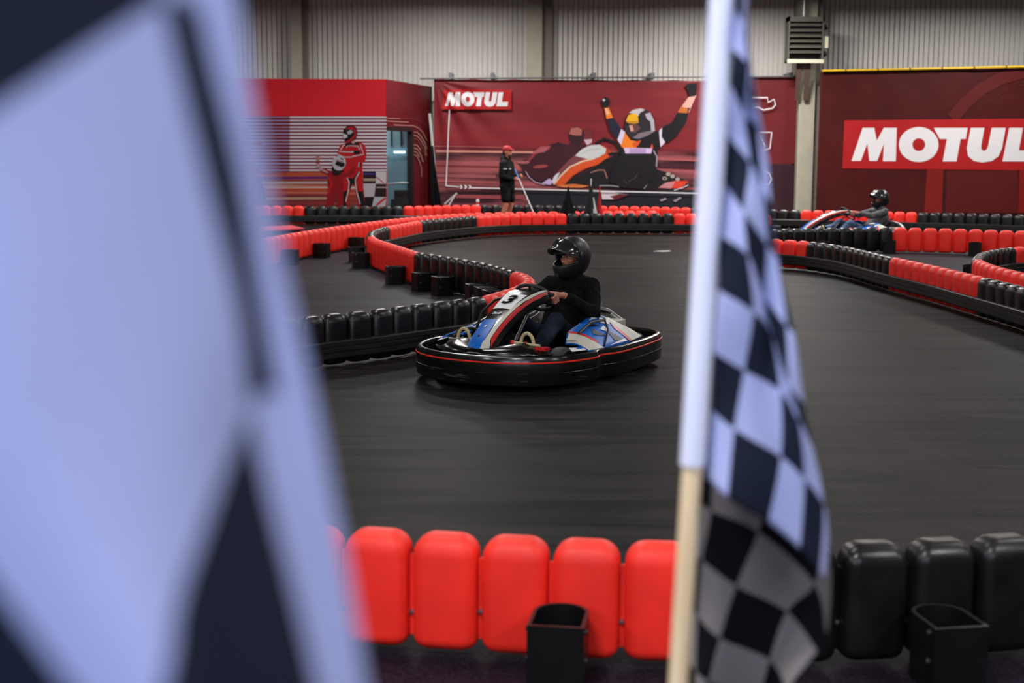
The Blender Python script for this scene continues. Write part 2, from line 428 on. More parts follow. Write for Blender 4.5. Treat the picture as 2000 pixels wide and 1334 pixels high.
BOLTY = bt.mesh('bolt', chrome)

def barrier(label, ctrl, rail_side, fine=0, offset=0.0, boxes=(), bolts=False, first='r'):
    """ctrl: (px, py[, colour]) along the top edge; rail_side +1 = left of the direction of travel, -1 = right"""
    G = []; cols = []
    for c in ctrl:
        p = gz(c[0], c[1], BH); G.append(V((p.x, p.y, 0)))
        cols.append(c[2] if len(c) > 2 else None)
    P = catmull(G, 14); ci = []; cur = first
    for i in range(len(G) - 1):
        if cols[i]: cur = cols[i]
        ci += [cur] * 14
    ci.append(cur)
    S = [0.0]
    for i in range(1, len(P)): S.append(S[-1] + (P[i] - P[i - 1]).length)
    def sample(s):
        s = min(max(s, 0), S[-1] - 1e-6); lo, hi = 0, len(S) - 1
        while hi - lo > 1:
            md = (lo + hi) // 2
            if S[md] <= s: lo = md
            else: hi = md
        t = (s - S[lo]) / (S[hi] - S[lo]); return P[lo].lerp(P[hi], t), ci[lo]
    root = thing('track_barrier', label, 'barrier', tuple(P[len(P) // 2]), group='red and black track barriers')
    org = P[len(P) // 2]
    s = offset + PIT / 2; n = 0
    while s < S[-1] - PIT / 2:
        p, c = sample(s); a, _ = sample(s - .1); b, _ = sample(s + .1)
        tg = (b - a); ang = math.atan2(tg.y, tg.x)
        o = link('barrier_block', BLK[(c, fine)], root); o.location = p - org; o.rotation_euler = (0, 0, ang + random.uniform(-.02, .02))
        if bolts:
            q, _ = sample(s + PIT / 2); sd = -rail_side
            nrm = V((-math.sin(ang), math.cos(ang), 0)) * sd
            bo = link('bolt', BOLTY, root); bo.location = q - org + nrm * 0.014 + V((0, 0, 0.15 + 0.012 * math.sin(n * 2.3)))
            bo.rotation_euler = (0, 0, ang if sd < 0 else ang + math.pi)
        s += PIT; n += 1
    # guide rail: ribbed band on the track side
    R = MB(); rings = []; L = int(S[-1] / 0.16)
    prof = [(BD / 2 - .03, .085), (BD / 2 + .045, .085), (BD / 2 + .052, .095), (BD / 2 + .052, .125), (BD / 2 + .044, .13), (BD / 2 + .044, .137), (BD / 2 + .052, .142),
            (BD / 2 + .052, .168), (BD / 2 + .044, .173), (BD / 2 + .044, .18), (BD / 2 + .05, .185), (BD / 2 + .048, .218), (BD / 2 + .04, .225), (BD / 2 - .03, .225)]
    for i in range(L + 1):
        q = S[-1] * i / L; p, _ = sample(q); a, _ = sample(q - .12); b, _ = sample(q + .12)
        tg = (b - a).normalized(); nr = V((-tg.y, tg.x, 0)) * rail_side
        rings.append([p - org + nr * d + V((0, 0, z)) for d, z in prof])
    R.loft(rings); R.build('guide_rail', rail_m, root, angle=30)
    # steel anchor boxes bolted on the other side
    for (bx, by) in boxes:
        g = gz(bx, by, 0.24); g.z = 0; best = min(range(len(P)), key=lambda i: (P[i] - g).length); sb = S[best]
        p, _ = sample(sb); a, _ = sample(sb - .1); b, _ = sample(sb + .1); tg = b - a
        ang = math.atan2(tg.y, tg.x); sd = -rail_side
        if sd > 0: ang += math.pi
        nr = V((math.sin(ang), -math.cos(ang), 0))
        o = link('anchor_box', ANC, root); o.location = p - org + nr * (BD / 2 + .006); o.rotation_euler = (0, 0, ang)
        for sx in (-1, 1):
            for (yy, zz) in ((-.22, .21), (-.22, .11)):
                bo = link('bolt', BOLT, o); bo.location = (sx * .094, yy, zz); bo.rotation_euler = (0, 0, 0 if sx > 0 else math.pi)
    return root

barrier('large red then black barrier nearest the camera, crossing behind the upright checkered flag',
        [(-420, 985, 'r'), (-200, 990), (130, 1003), (330, 1012), (500, 1020), (640, 1027), (740, 1032), (875, 1040), (1015, 1047), (1160, 1054), (1290, 1058), (1400, 1060, 'k'), (1590, 1060),
         (1700, 1057), (1850, 1051), (1980, 1043), (2140, 1031)], 1, fine=1, offset=0.18, boxes=[(1092, 1215), (1880, 1222)], bolts=True)
barrier('winding barrier making a hairpin behind the number three kart and running to the far bend',
        [(-250, 720, 'k'), (-60, 691), (200, 660), (470, 632), (560, 623), (640, 613), (725, 605), (805, 595), (885, 586), (950, 577, 'r'), (978, 569), (1003, 562), (1022, 554), (1032, 547), (1030, 540), (1018, 533),
         (1000, 528, 'k'), (960, 517), (930, 511), (900, 506), (870, 501), (845, 497), (818, 493, 'r'), (795, 486), (770, 478), (750, 472), (735, 467), (726, 461, 'k'), (724, 456), (728, 451), (738, 447),
         (752, 443, 'r'), (785, 437), (820, 431, 'k'), (870, 426), (932, 421, 'r'), (1000, 418), (1100, 417, 'k'), (1200, 416.5), (1312, 417, 'r'), (1400, 418), (1526, 420)], -1, fine=0, offset=0.0,
        boxes=[(920, 560), (880, 555), (818, 541), (782, 533), (731, 520), (709, 493), (711, 482), (952, 566)])
barrier('long all-red barrier with black steel anchor boxes at the far left bend',
        [(-120, 590, 'r'), (150, 536), (430, 481), (520, 464), (602, 450), (700, 436), (799, 424.5), (870, 419), (944, 415.5), (1020, 414), (1100, 413), (1200, 412), (1305, 411.5)], 1,
        boxes=[(577, 487), (642, 475), (702, 463)])
barrier('far barrier of alternating red and black blocks along the banners',
        [(60, 402, 'r'), (300, 402), (490, 402), (597, 402, 'k'), (700, 402), (793, 402.5, 'r'), (870, 401), (948, 400, 'k'), (1060, 400.5), (1168, 402, 'r'), (1250, 403), (1347, 405.5, 'k'), (1450, 407.5),
         (1558, 410, 'r'), (1680, 412), (1787, 414.5, 'k'), (1900, 417), (2000, 420), (2160, 425)], -1)
barrier('curving barrier in the right middle ground with a long black rail facing the track',
        [(1440, 461, 'r'), (1512, 467), (1573, 471, 'k'), (1650, 481), (1744, 502, 'r'), (1830, 520), (1911, 539, 'k'), (2000, 560), (2140, 596)], -1)
barrier('barrier hiding the lower half of the distant kart, black then red',
        [(1448, 454, 'k'), (1512, 448.5), (1600, 445.5), (1680, 444.5), (1747, 444.5, 'r'), (1850, 446.5), (2000, 451), (2140, 456)], 1, boxes=[(1612, 471), (1742, 470), (1896, 476)])
barrier('small rounded hairpin barrier at the right edge of the view',
        [(2160, 477, 'r'), (2060, 479.5), (1977, 483, 'k'), (1945, 487), (1922, 492.5), (1911, 499.5), (1911, 506, 'r'), (1928, 514), (1958, 523), (2000, 533), (2140, 566)], 1, boxes=[(1898, 516)])

# ------------------------------------------------------------------ flat prints
class Print:
    """flat ink shapes on a surface; fn maps a photo pixel to the surface, nrm points to the viewer"""
    def __init__(s, fn, nrm, step=0.001, base=0.0):
        s.fn = fn; s.n = V(nrm).normalized(); s.mb = MB(); s.mats = []; s.k = 0; s.step = step; s.base = base + 0.008
    def mi(s, m_):
        if m_ not in s.mats: s.mats.append(m_)
        return s.mats.index(m_)
    def poly(s, pts, m_, tf=None):
        s.k += 1; off = s.n * (s.base + s.step * s.k)
        P = [s.fn(*(tf(*p) if tf else p)) + off for p in pts]
        s.mb.add(P, [tuple(range(len(P)))], s.mi(m_)); return s
    def strip(s, pts, wd, m_, tf=None, keep=False):
        q = [V((*(tf(*p) if tf else p), 0)) for p in pts]
        s.k += 1; off = s.n * (s.base + s.step * s.k); vs_ = []
        for i, p in enumerate(q):
            t = (q[min(i + 1, len(q) - 1)] - q[max(i - 1, 0)]); t.normalize(); nn = V((-t.y, t.x, 0)) * wd / 2
            vs_ += [s.fn(p.x + nn.x, p.y + nn.y) + off, s.fn(p.x - nn.x, p.y - nn.y) + off]
        s.mb.add(vs_, [(2 * i, 2 * i + 1, 2 * i + 3, 2 * i + 2) for i in range(len(q) - 1)], s.mi(m_)); return s
    def ell(s, cx, cy, rx, ry, m_, tf=None, n=24, rot=0.0):
        c, d = math.cos(rot), math.sin(rot)
        return s.poly([(cx + rx * math.cos(2 * math.pi * k / n) * c - ry * math.sin(2 * math.pi * k / n) * d,
                        cy + rx * math.cos(2 * math.pi * k / n) * d + ry * math.sin(2 * math.pi * k / n) * c) for k in range(n)], m_, tf)
    def build(s, name, parent): return s.mb.build(name, s.mats, parent, smooth=False)
def ink(c, r=0.6): return mat('ink_%d_%d_%d' % c, tuple(q * .9 for q in c), r, spec=.2)
I_W, I_K, I_DK, I_NV = ink((225, 222, 224)), ink((22, 19, 24)), ink((48, 24, 32)), ink((30, 28, 48))
I_R, I_OR, I_OR2, I_YL = ink((205, 30, 35)), ink((205, 78, 32)), ink((226, 120, 30)), ink((228, 170, 30))
I_CR, I_PK, I_SK, I_LV = ink((214, 190, 165)), ink((176, 92, 96)), ink((205, 140, 110)), ink((185, 165, 205))
I_DR, I_MR, I_GR = ink((98, 26, 34)), ink((128, 40, 48)), ink((196, 198, 196))
LOGO_R = ink((170, 24, 26))

def motul(pr, ox, oy, sx, sy, hole):
    """the five white letters, drawn in a 1135 x 205 box"""
    T = lambda X, Y: (ox + (X - 945) * sx, oy + (Y - 780) * sy)
    pr.poly([(945, 982), (1014, 780), (1085, 780), (1100, 858), (1143, 780), (1222, 780), (1217, 984), (1138, 984), (1144, 878), (1103, 982), (1055, 982), (1043, 876), (1002, 982)], I_W, T)
    pr.ell(1356, 882, 121, 107, I_W, T, 36); pr.ell(1356, 883, 39, 39, hole, T)
    pr.poly([(1448, 780), (1655, 780), (1643, 848), (1612, 848), (1586, 985), (1502, 985), (1528, 848), (1484, 848)], I_W, T)
    pr.poly([(1674, 780), (1758, 780), (1737, 893), (1740, 912), (1755, 922), (1772, 912), (1780, 893), (1802, 780), (1887, 780), (1865, 905), (1845, 952), (1805, 982), (1745, 992), (1690, 982), (1656, 950), (1649, 905)], I_W, T)
    pr.poly([(1908, 780), (1992, 780), (1967, 918), (2080, 918), (2068, 985), (1868, 985)], I_W, T)

def banner_mat(name, top, mid, dark, light, z0, z1, ymin=None, split=0.45):
    """printed backdrop: plain red above, motion-blurred stands below; soft fabric creases as fine relief"""
    mt = bpy.data.materials.new(name); mt.use_nodes = True; nt = mt.node_tree; N = nt.nodes; L = nt.links; b = N['Principled BSDF']
    g = N.new('ShaderNodeNewGeometry'); sp = N.new('ShaderNodeSeparateXYZ'); L.new(g.outputs['Position'], sp.inputs[0])
    mr = N.new('ShaderNodeMapRange'); L.new(sp.outputs[2], mr.inputs[0]); mr.inputs['From Min'].default_value = z0; mr.inputs['From Max'].default_value = z1
    mp = N.new('ShaderNodeMapping'); mp.inputs['Scale'].default_value = (0.35, 0.35, 4.2); mp.inputs['Rotation'].default_value = (0, -0.05, 0); L.new(g.outputs['Position'], mp.inputs[0])
    n = N.new('ShaderNodeTexNoise'); n.inputs['Scale'].default_value = 1.0; n.inputs['Detail'].default_value = 3; L.new(mp.outputs[0], n.inputs['Vector'])
    rs = N.new('ShaderNodeValToRGB'); L.new(n.outputs['Fac'], rs.inputs[0])
    rs.color_ramp.elements[0].position = 0.42; rs.color_ramp.elements[0].color = lin(dark)
    rs.color_ramp.elements[1].position = 0.66; rs.color_ramp.elements[1].color = lin(light)
    n2 = N.new('ShaderNodeTexNoise'); n2.inputs['Scale'].default_value = 0.7; L.new(mp.outputs[0], n2.inputs['Vector'])
    rt = N.new('ShaderNodeValToRGB'); L.new(n2.outputs['Fac'], rt.inputs[0])
    rt.color_ramp.elements[0].position = 0.35; rt.color_ramp.elements[0].color = lin(mid); rt.color_ramp.elements[1].position = 0.65; rt.color_ramp.elements[1].color = lin(top)
    fr = N.new('ShaderNodeValToRGB'); L.new(mr.outputs[0], fr.inputs[0])
    fr.color_ramp.elements[0].position = split - .01; fr.color_ramp.elements[0].color = (0, 0, 0, 1); fr.color_ramp.elements[1].position = split + .04; fr.color_ramp.elements[1].color = (1, 1, 1, 1)
    mx = N.new('ShaderNodeMixRGB'); L.new(fr.outputs[0], mx.inputs[0]); L.new(rs.outputs[0], mx.inputs[1]); L.new(rt.outputs[0], mx.inputs[2])
    L.new(mx.outputs[0], b.inputs['Base Color']); b.inputs['Roughness'].default_value = 0.5; b.inputs['Specular IOR Level'].default_value = 0.2
    return mt
def crease(x, z, seed):
    """sag and diagonal pull folds of a hung sheet, metres"""
    d = mnoise.noise(V((x * .55 + z * .5 + seed, z * .28 - x * .1, seed))) * 0.035 + mnoise.noise(V((x * 1.5 + z * .9, z * .5 - x * .4, seed + 4))) * 0.014
    if seed < 2:      # pull folds fanning out of the upper left corner
        dx = x - bx0; dz = bz1 - z
        if dx > 0.02:
            ph = math.atan2(dx, max(dz, .05)); r = math.hypot(dx, dz)
            d += .042 * math.sin(ph * 17 + .5 * math.sin(r)) * min(1, r) * math.exp(-max(0, dx - .3) / 1.1) * max(0, 1 - dz / 4.5)
    return d
def sheet(name, m_, x0, x1, z0, z1, Y, parent, seed, nx=230, nz=80, tl=None, tr=None):
    t = MB(); vs_ = []; fs = []
    for j in range(nz + 1):
        for i in range(nx + 1):
            u = i / nx; v = j / nz; x = x0 + (x1 - x0) * u; zt = z1 + ((tr or 0) - (tl or 0)) * u + (tl or 0); z = z0 + (zt - z0) * v
            sag = 0.02 * abs(math.sin(u * math.pi * 9)) if v > .97 else 0
            vs_.append((x, Y + crease(x, z, seed), z - sag))
    for j in range(nz):
        for i in range(nx):
            a = j * (nx + 1) + i; fs.append((a, a + 1, a + nx + 2, a + nx + 1))
    t.add(vs_, fs); o = t.build(name, m_, parent)
    md = o.modifiers.new('thickness', 'SOLIDIFY'); md.thickness = 0.004; md.offset = 1
    return o
def shrink(o, Y, seed, sub=0.055):
    """lay a flat print onto the creased sheet"""
    bm = bmesh.new(); bm.from_mesh(o.data); bmesh.ops.triangulate(bm, faces=bm.faces)
    for _ in range(7):
        es = [e for e in bm.edges if e.calc_length() > sub]
        if not es: break
        bmesh.ops.subdivide_edges(bm, edges=es, cuts=1, use_grid_fill=False)
        bmesh.ops.triangulate(bm, faces=[f for f in bm.faces if len(f.verts) > 3])
    for v in bm.verts: v.co.y += crease(v.co.x, v.co.z, seed)
    bm.to_mesh(o.data); bm.free(); o.data.update()

# ---- banner with the celebrating racer
Y1 = 36.85
bx0, bx1 = at(848, 300, Y1).x, at(1547, 300, Y1).x; bz1 = at(848, 154, Y1).z; bz0 = 0.12
ban1 = thing('advertising_banner', 'large red banner printed with a cheering kart racer and small white logo', 'banner', ((bx0 + bx1) / 2, Y1, 0))
b1m = banner_mat('racer_banner_print', (118, 33, 38), (104, 29, 34), (48, 22, 28), (150, 78, 80), 0.0, bz1, split=0.47)
def local(o, root):
    o.matrix_parent_inverse = Matrix.Translation(-V(root.location)); return o
local(sheet('banner_sheet', b1m, bx0, bx1, bz0, bz1, Y1, ban1, 1.3), ban1)
f1 = lambda x, y: at(x, y, Y1)
NF = (0, -1, 0)
TA = lambda X, Y: (840 + X * .28, 130 + Y * .28)          # crop of the whole banner
TB = lambda X, Y: (1150 + X * .2024, 150 + Y * .2024)     # crop of the racer
TC = lambda X, Y: (840 + X * .18, 270 + Y * .18)          # crop of the lower left
p = Print(f1, NF)
# right end of the banner: clean red over a dark foot
p.poly([(1400, 152), (1557, 150), (1553, 320), (1400, 318)], ink((104, 27, 30))); p.poly([(1375, 318), (1553, 322), (1551, 412), (1375, 412)], ink((52, 24, 34)))
p.poly([(640, 870), (1000, 860), (1850, 860), (1850, 985), (720, 985)], ink((28, 28, 36)), TA)
for (a, b_, y, wd, m_) in ((30, 500, 556, 5, I_PK), (40, 720, 590, 14, ink((205, 140, 125))), (30, 480, 690, 8, I_MR), (20, 460, 760, 22, ink((150, 84, 88))), (30, 460, 800, 8, I_PK), (1590, 1880, 648, 9, I_PK), (1600, 1880, 690, 30, ink((70, 28, 36))), (180, 640, 905, 24, ink((150, 70, 76)))):
    p.strip([(a, y), ((a + b_) / 2, y + 4), (b_, y + 8)], wd * .28, m_, TA)
lo_ = local(p.build('backdrop_print', ban1), ban1); shrink(lo_, Y1, 1.3)
# second kart, blurred in red
p = Print(f1, NF, base=0.011)
p.poly([(610, 665), (690, 640), (760, 575), (850, 540), (900, 530), (960, 545), (990, 520), (1050, 530), (1090, 560), (1130, 640), (1000, 760), (860, 830), (740, 800), (650, 730)], ink((58, 22, 32)), TA)
p.poly([(655, 672), (760, 570), (845, 552), (830, 580), (740, 610), (690, 665)], ink((140, 50, 58)), TA); p.poly([(700, 612), (770, 560), (840, 556), (800, 595)], ink((165, 84, 90)), TA)
p.ell(1022, 480, 55, 62, I_DK, TA); p.poly([(970, 470), (985, 430), (1030, 422), (1060, 440), (1055, 480), (1010, 480)], ink((165, 95, 85)), TA)
p.poly([(1070, 540), (1075, 450), (1100, 415), (1130, 440), (1132, 520), (1110, 548)], ink((108, 38, 46)), TA); p.poly([(1072, 510), (1130, 505), (1128, 530), (1095, 550)], ink((200, 165, 175)), TA)
p.ell(770, 697, 52, 12, ink((150, 62, 66)), TA, rot=-.1); p.ell(650, 668, 45, 10, ink((165, 90, 92)), TA)
p.strip([(870, 545), (890, 530), (905, 545), (900, 570)], 3, I_DK, TA)
lo_ = local(p.build('rival_kart_print', ban1), ban1); shrink(lo_, Y1, 1.3)
# main kart
p = Print(f1, NF, base=0.022, step=.0007)
p.poly([(660, 730), (700, 790), (780, 820), (900, 835), (1120, 840), (1300, 850), (1500, 855), (1720, 850), (1800, 830), (1790, 800), (1660, 740), (1560, 710), (1330, 600), (1240, 640), (1120, 720), (1000, 780), (850, 800), (760, 800), (700, 760)], I_K, TA)
p.strip([(665, 730), (690, 770), (730, 805), (800, 825)], 1.5, ink((190, 150, 165)), TA)
p.poly([(780, 815), (830, 780), (860, 800), (840, 825)], I_LV, TA)
p.poly([(850, 815), (900, 725), (960, 660), (1010, 620), (1090, 560), (1160, 540), (1220, 555), (1262, 590), (1250, 620), (1180, 680), (1080, 715), (1000, 760), (930, 830)], ink((176, 60, 26)), TA)
p.poly([(855, 820), (905, 770), (960, 715), (1050, 668), (1150, 645), (1240, 600), (1262, 595), (1240, 635), (1150, 690), (1060, 712), (985, 765), (925, 830)], I_OR, TA)
p.poly([(852, 810), (905, 725), (955, 665), (1010, 625), (1090, 635), (1040, 660), (955, 710), (900, 770)], ink((112, 60, 66)), TA)
p.strip([(862, 822), (910, 762), (975, 700), (1060, 662), (1150, 640)], 3.0, I_CR, TA)
p.poly([(850, 805), (862, 770), (885, 745), (905, 740), (880, 790), (858, 815)], ink((205, 200, 205)), TA)
p.poly([(1010, 622), (1060, 575), (1120, 548), (1180, 545), (1228, 572), (1222, 605), (1170, 635), (1100, 645)], I_GR, TA)
p.strip([(1050, 610), (1110, 580), (1180, 572)], 1.6, ink((168, 172, 170)), TA)
p.poly([(870, 830), (1000, 818), (1110, 832), (1060, 845), (930, 843)], ink((200, 110, 60)), TA)
p.strip([(1150, 540), (1215, 503), (1290, 530), (1340, 600), (1330, 650), (1290, 660)], 5.5, I_K, TA); p.strip([(1240, 610), (1330, 600)], 4, I_K, TA)
p.strip([(1120, 740), (1170, 722), (1215, 722), (1235, 780)], 2, ink((165, 110, 100)), TA); p.strip([(1180, 830), (1260, 830), (1320, 838)], 2, ink((150, 140, 150)), TA)
p.poly([(1590, 845), (1640, 810), (1720, 795), (1800, 800), (1750, 850)], ink((210, 60, 40)), TA); p.poly([(1590, 845), (1640, 810), (1710, 800), (1680, 850)], ink((190, 120, 128)), TA)
p.strip([(1700, 862), (1760, 845), (1800, 825)], 2.4, ink((180, 170, 180)), TA)
for (x, y) in ((1635, 780), (1690, 765), (1725, 785), (1660, 750)): p.ell(x, y, 16, 13, ink((165, 150, 145)), TA)
p.ell(1635, 780, 8, 7, I_K, TA)
p.strip([(1530, 760), (1515, 820), (1490, 852)], 1.8, ink((165, 150, 150)), TA)
p.poly([(1190, 870), (1260, 870), (1385, 895), (1300, 925), (1200, 925)], ink((205, 190, 198)), TA); p.poly([(1255, 905), (1320, 890), (1385, 895), (1290, 930)], I_DR, TA)
p.poly([(1600, 930), (1640, 915), (1650, 925), (1610, 940)], ink((165, 145, 155)), TA); p.poly([(1690, 935), (1740, 910), (1755, 915), (1710, 945)], ink((150, 130, 140)), TA)
lo_ = local(p.build('kart_print', ban1), ban1); shrink(lo_, Y1, 1.3)
# racer with raised fists
p = Print(f1, NF, base=0.048, step=.0007)
p.poly([(300, 760), (310, 680), (400, 600), (660, 520), (700, 600), (665, 720), (650, 900), (600, 1000), (520, 1080), (330, 1070), (200, 1010), (220, 900)], I_K, TB)
p.poly([(170, 400), (235, 395), (310, 500), (330, 560), (300, 640), (265, 600), (205, 520)], I_NV, TB)
p.poly([(150, 300), (190, 290), (232, 395), (170, 408)], I_OR2, TB); p.poly([(155, 305), (175, 300), (205, 360), (165, 370)], ink((230, 170, 130)), TB)
p.poly([(120, 230), (150, 195), (190, 205), (203, 240), (185, 300), (150, 300), (130, 270)], I_K, TB); p.ell(145, 225, 12, 12, ink((190, 190, 200)), TB)
p.poly([(665, 520), (720, 480), (800, 440), (850, 350), (955, 355), (940, 430), (850, 560), (770, 628), (720, 610)], I_K, TB)
p.poly([(855, 345), (890, 285), (955, 310), (945, 352)], ink((190, 105, 45)), TB); p.poly([(895, 285), (960, 195), (1030, 185), (975, 300), (930, 300)], ink((215, 165, 150)), TB)
p.strip([(960, 345), (1000, 250), (1033, 180)], 1.2, ink((225, 170, 160)), TB)
p.poly([(965, 185), (945, 120), (922, 90), (940, 80), (955, 60), (1040, 60), (1038, 130), (1025, 185)], I_K, TB); p.strip([(950, 60), (1035, 55)], 1.5, ink((160, 60, 60)), TB)
p.poly([(275, 610), (310, 505), (350, 530), (310, 660)], ink((208, 195, 215)), TB)
p.poly([(305, 665), (350, 540), (400, 610), (480, 630), (455, 690), (330, 690)], I_OR2, TB); p.poly([(400, 600), (420, 640), (505, 610), (470, 670), (440, 690)], I_OR, TB)
p.poly([(590, 690), (610, 645), (620, 690)], I_OR, TB)
p.poly([(335, 685), (610, 690), (600, 740), (350, 740)], ink((205, 180, 210)), TB); p.poly([(390, 690), (550, 695), (545, 738), (395, 738)], ink((176, 140, 190)), TB)
p.poly([(675, 520), (705, 490), (700, 580), (735, 630), (690, 680), (680, 600)], ink((210, 200, 215)), TB)
p.strip([(620, 710), (655, 770), (650, 870)], 2.5, ink((150, 135, 150)), TB)
p.strip([(380, 1010), (440, 980), (470, 930)], .8, ink((90, 80, 85)), TB); p.strip([(330, 990), (370, 1040)], .8, ink((80, 70, 75)), TB)
p.poly([(345, 490), (360, 400), (400, 340), (470, 308), (560, 318), (610, 370), (640, 500), (620, 540), (520, 560), (420, 600), (370, 560)], ink((40, 36, 42)), TB)
p.poly([(385, 350), (430, 318), (500, 305), (540, 320), (490, 350), (465, 400), (450, 360)], ink((190, 185, 190)), TB)
p.poly([(540, 360), (590, 345), (625, 420), (636, 520), (600, 530), (590, 430), (560, 410)], ink((170, 165, 175)), TB)
p.poly([(356, 430), (380, 370), (440, 350), (470, 370), (480, 440), (440, 455), (390, 450)], I_YL, TB); p.poly([(356, 430), (478, 425), (480, 445), (440, 455), (380, 448)], ink((190, 130, 25)), TB)
p.poly([(385, 460), (470, 460), (500, 500), (440, 545), (395, 520)], ink((92, 62, 60)), TB); p.poly([(388, 470), (420, 468), (432, 520), (405, 530)], ink((205, 150, 130)), TB)
p.poly([(420, 590), (480, 545), (590, 520), (630, 530), (560, 570), (480, 600)], ink((120, 105, 115)), TB)
lo_ = local(p.build('racer_print', ban1), ban1); shrink(lo_, Y1, 1.3)
# white frame line, logo, circuit outlines
p = Print(f1, NF, base=0.075, step=.002)
p.strip([(136, 300), (125, 560), (112, 832)], 2.0, I_W, TA); p.strip([(108, 830), (205, 838)], 1.8, I_W, TA); p.strip([(285, 845), (700, 855), (1200, 868), (1880, 884)], 2.2, I_W, TA)
for k in range(3):
    x = 215 + k * 30; p.poly([(x - 8, 826), (x + 4, 826), (x + 14, 839), (x + 4, 852), (x - 8, 852), (x + 2, 839)], I_W, TA)
p.poly([(100, 160), (568, 160), (566, 300), (84, 300)], LOGO_R, TA)
motul(p, 840 + 105 * .28, 130 + 180 * .28, 440 / 1135 * .28, 98 / 205 * .28, LOGO_R)
TD = lambda X, Y: (1360 + X * .32, Y * .32)
for pts in ([(250, 600), (345, 597), (430, 597), (432, 625), (470, 608), (478, 640), (462, 660), (405, 672), (370, 655), (330, 660), (300, 640), (250, 640), (250, 600)],
            [(300, 815), (372, 808), (455, 808), (445, 905), (398, 920), (412, 890), (372, 815)],
            [(330, 1045), (405, 1040), (440, 1060), (452, 1095), (435, 1125), (405, 1120), (340, 1110), (330, 1045)]):
    p.strip(pts, 2.4, I_W, TD)
lo_ = local(p.build('logo_print', ban1), ban1); shrink(lo_, Y1, 1.3)

# ---- plain dark red banner with the big logo
Y2 = 36.3
cx0, cx1 = at(1597, 300, Y2).x, min(at(2260, 300, Y2).x, XR - .06)
ban2 = thing('advertising_banner', 'dark red banner with huge white lettering on a bright red box', 'banner', ((cx0 + cx1) / 2, Y2, 0))
b2m = mat('dark_red_banner', (58, 13, 13), 0.55, spec=.15, col2=(68, 16, 16), vscale=1.2, world=True)
cz1 = at(1597, 140, Y2).z; czr = at(2260, 126, Y2).z
local(sheet('banner_sheet', b2m, cx0, cx1, 0.12, cz1, Y2, ban2, 5.1, 200, 80, tl=0, tr=czr - cz1), ban2)
f2 = lambda x, y: at(x, y, Y2)
p = Print(f2, NF)
BR = ink((122, 22, 16)); BR2 = ink((86, 18, 16))
p.poly([(1408, 1030), (1508, 1030), (1500, 1300), (1390, 1300)], BR, TD); p.poly([(1510, 1040), (1530, 1040), (1520, 1300), (1502, 1300)], ink((50, 12, 13)), TD)
p.poly([(1525, 1040), (1960, 1040), (1960, 1300), (1520, 1300)], BR2, TD); p.poly([(1970, 1040), (2300, 1040), (2300, 1300), (1962, 1300)], BR, TD)
arc = [(1560 + 20 * 0, 735), (1640, 640), (1740, 555), (1860, 490), (2010, 445), (2200, 425)]
p.strip([(x, y - 10) for x, y in arc], 24, BR2, TD)
p.strip([(1660, 735), (1740, 655), (1840, 585), (1960, 530), (2120, 500)], 1.2, ink((84, 26, 24)), TD)
p.strip([(1200, 640), (1240, 570), (1320, 505)], 1.0, ink((72, 22, 22)), TD)
lo_ = local(p.build('arch_print', ban2), ban2); shrink(lo_, Y2, 5.1)
p = Print(f2, NF, base=0.006)
p.poly([(902, 735), (2330, 722), (2330, 1042), (890, 1028)], LOGO_R, TD)
motul(p, 1360 + 945 * .32, 780 * .32, .32, .32, LOGO_R)
lo_ = local(p.build('logo_print', ban2), ban2); shrink(lo_, Y2, 5.1)

# ---- pipes carrying the banners
pipe_m = mat('grey_pipe', (105, 105, 105), 0.45, 0.5); yel_m = mat('yellow_pipe', (205, 165, 20), 0.45, var=0.08)
pa, pb = at(820, 153.5, 36.75), at(1556, 149.5, 36.75)
rl = thing('banner_pipe', 'thin grey pipe along the top edge of the racer banner', 'pipe', tuple((pa + pb) / 2))
t = MB().tube([pa, pb], 0.022, 8); local(t.build('pipe', pipe_m, rl), rl)
for x in (880, 962, 1160, 1275, 1396, 1545):
    q = at(x, 150.5, 36.8); local(MB().box(q.x - .05, q.x + .05, q.y, 37.59, q.z - .03, q.z + .11).build('wall_clamp', pipe_m, rl, smooth=False), rl)
pa, pb = at(1606, 138.5, 36.2), at(2170, 126.5, 36.2)
rl = thing('banner_pipe', 'yellow pipe along the top edge of the dark red banner', 'pipe', tuple((pa + pb) / 2))
t = MB().tube([pa, pb], 0.032, 10); local(t.build('pipe', yel_m, rl), rl)
for k in range(1, 9):
    q = pa.lerp(pb, k / 9 - .03); local(MB().box(q.x - .012, q.x + .012, q.y - .036, 37.59, q.z - .036, q.z + .036).build('strap', black_m, rl, smooth=False), rl)

# ------------------------------------------------------------------ red booth at the left
YBo = 33.3
def bfr(x, y): return at(x, y, YBo)
zt = at(600, 154, YBo).z; xr = at(755, 300, YBo).x; xl = at(60, 300, YBo).x
sp1 = V((at(842, 300, 37.3).x, 37.3, 0)); sp0 = V((xr, YBo, 0))
booth = thing('red_booth', 'red walled booth printed with white stripes and two racers', 'booth', ((xl + xr) / 2, YBo + 1, 0))
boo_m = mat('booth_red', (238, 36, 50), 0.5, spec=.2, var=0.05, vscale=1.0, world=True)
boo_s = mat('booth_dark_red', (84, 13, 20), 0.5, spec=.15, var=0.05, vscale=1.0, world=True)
xs_ = [xl, at(566, 300, YBo).x, xr]
for i in range(2):
    local(MB().box(xs_[i] + .004, xs_[i + 1] - .004, YBo, YBo + .06, 0, zt).build('wall_panel', boo_m, booth, smooth=False), booth)
sd = (sp1 - sp0); sl = sd.length; sd.normalize(); sn = V((sd.y, -sd.x, 0))     # outward normal of the side wall
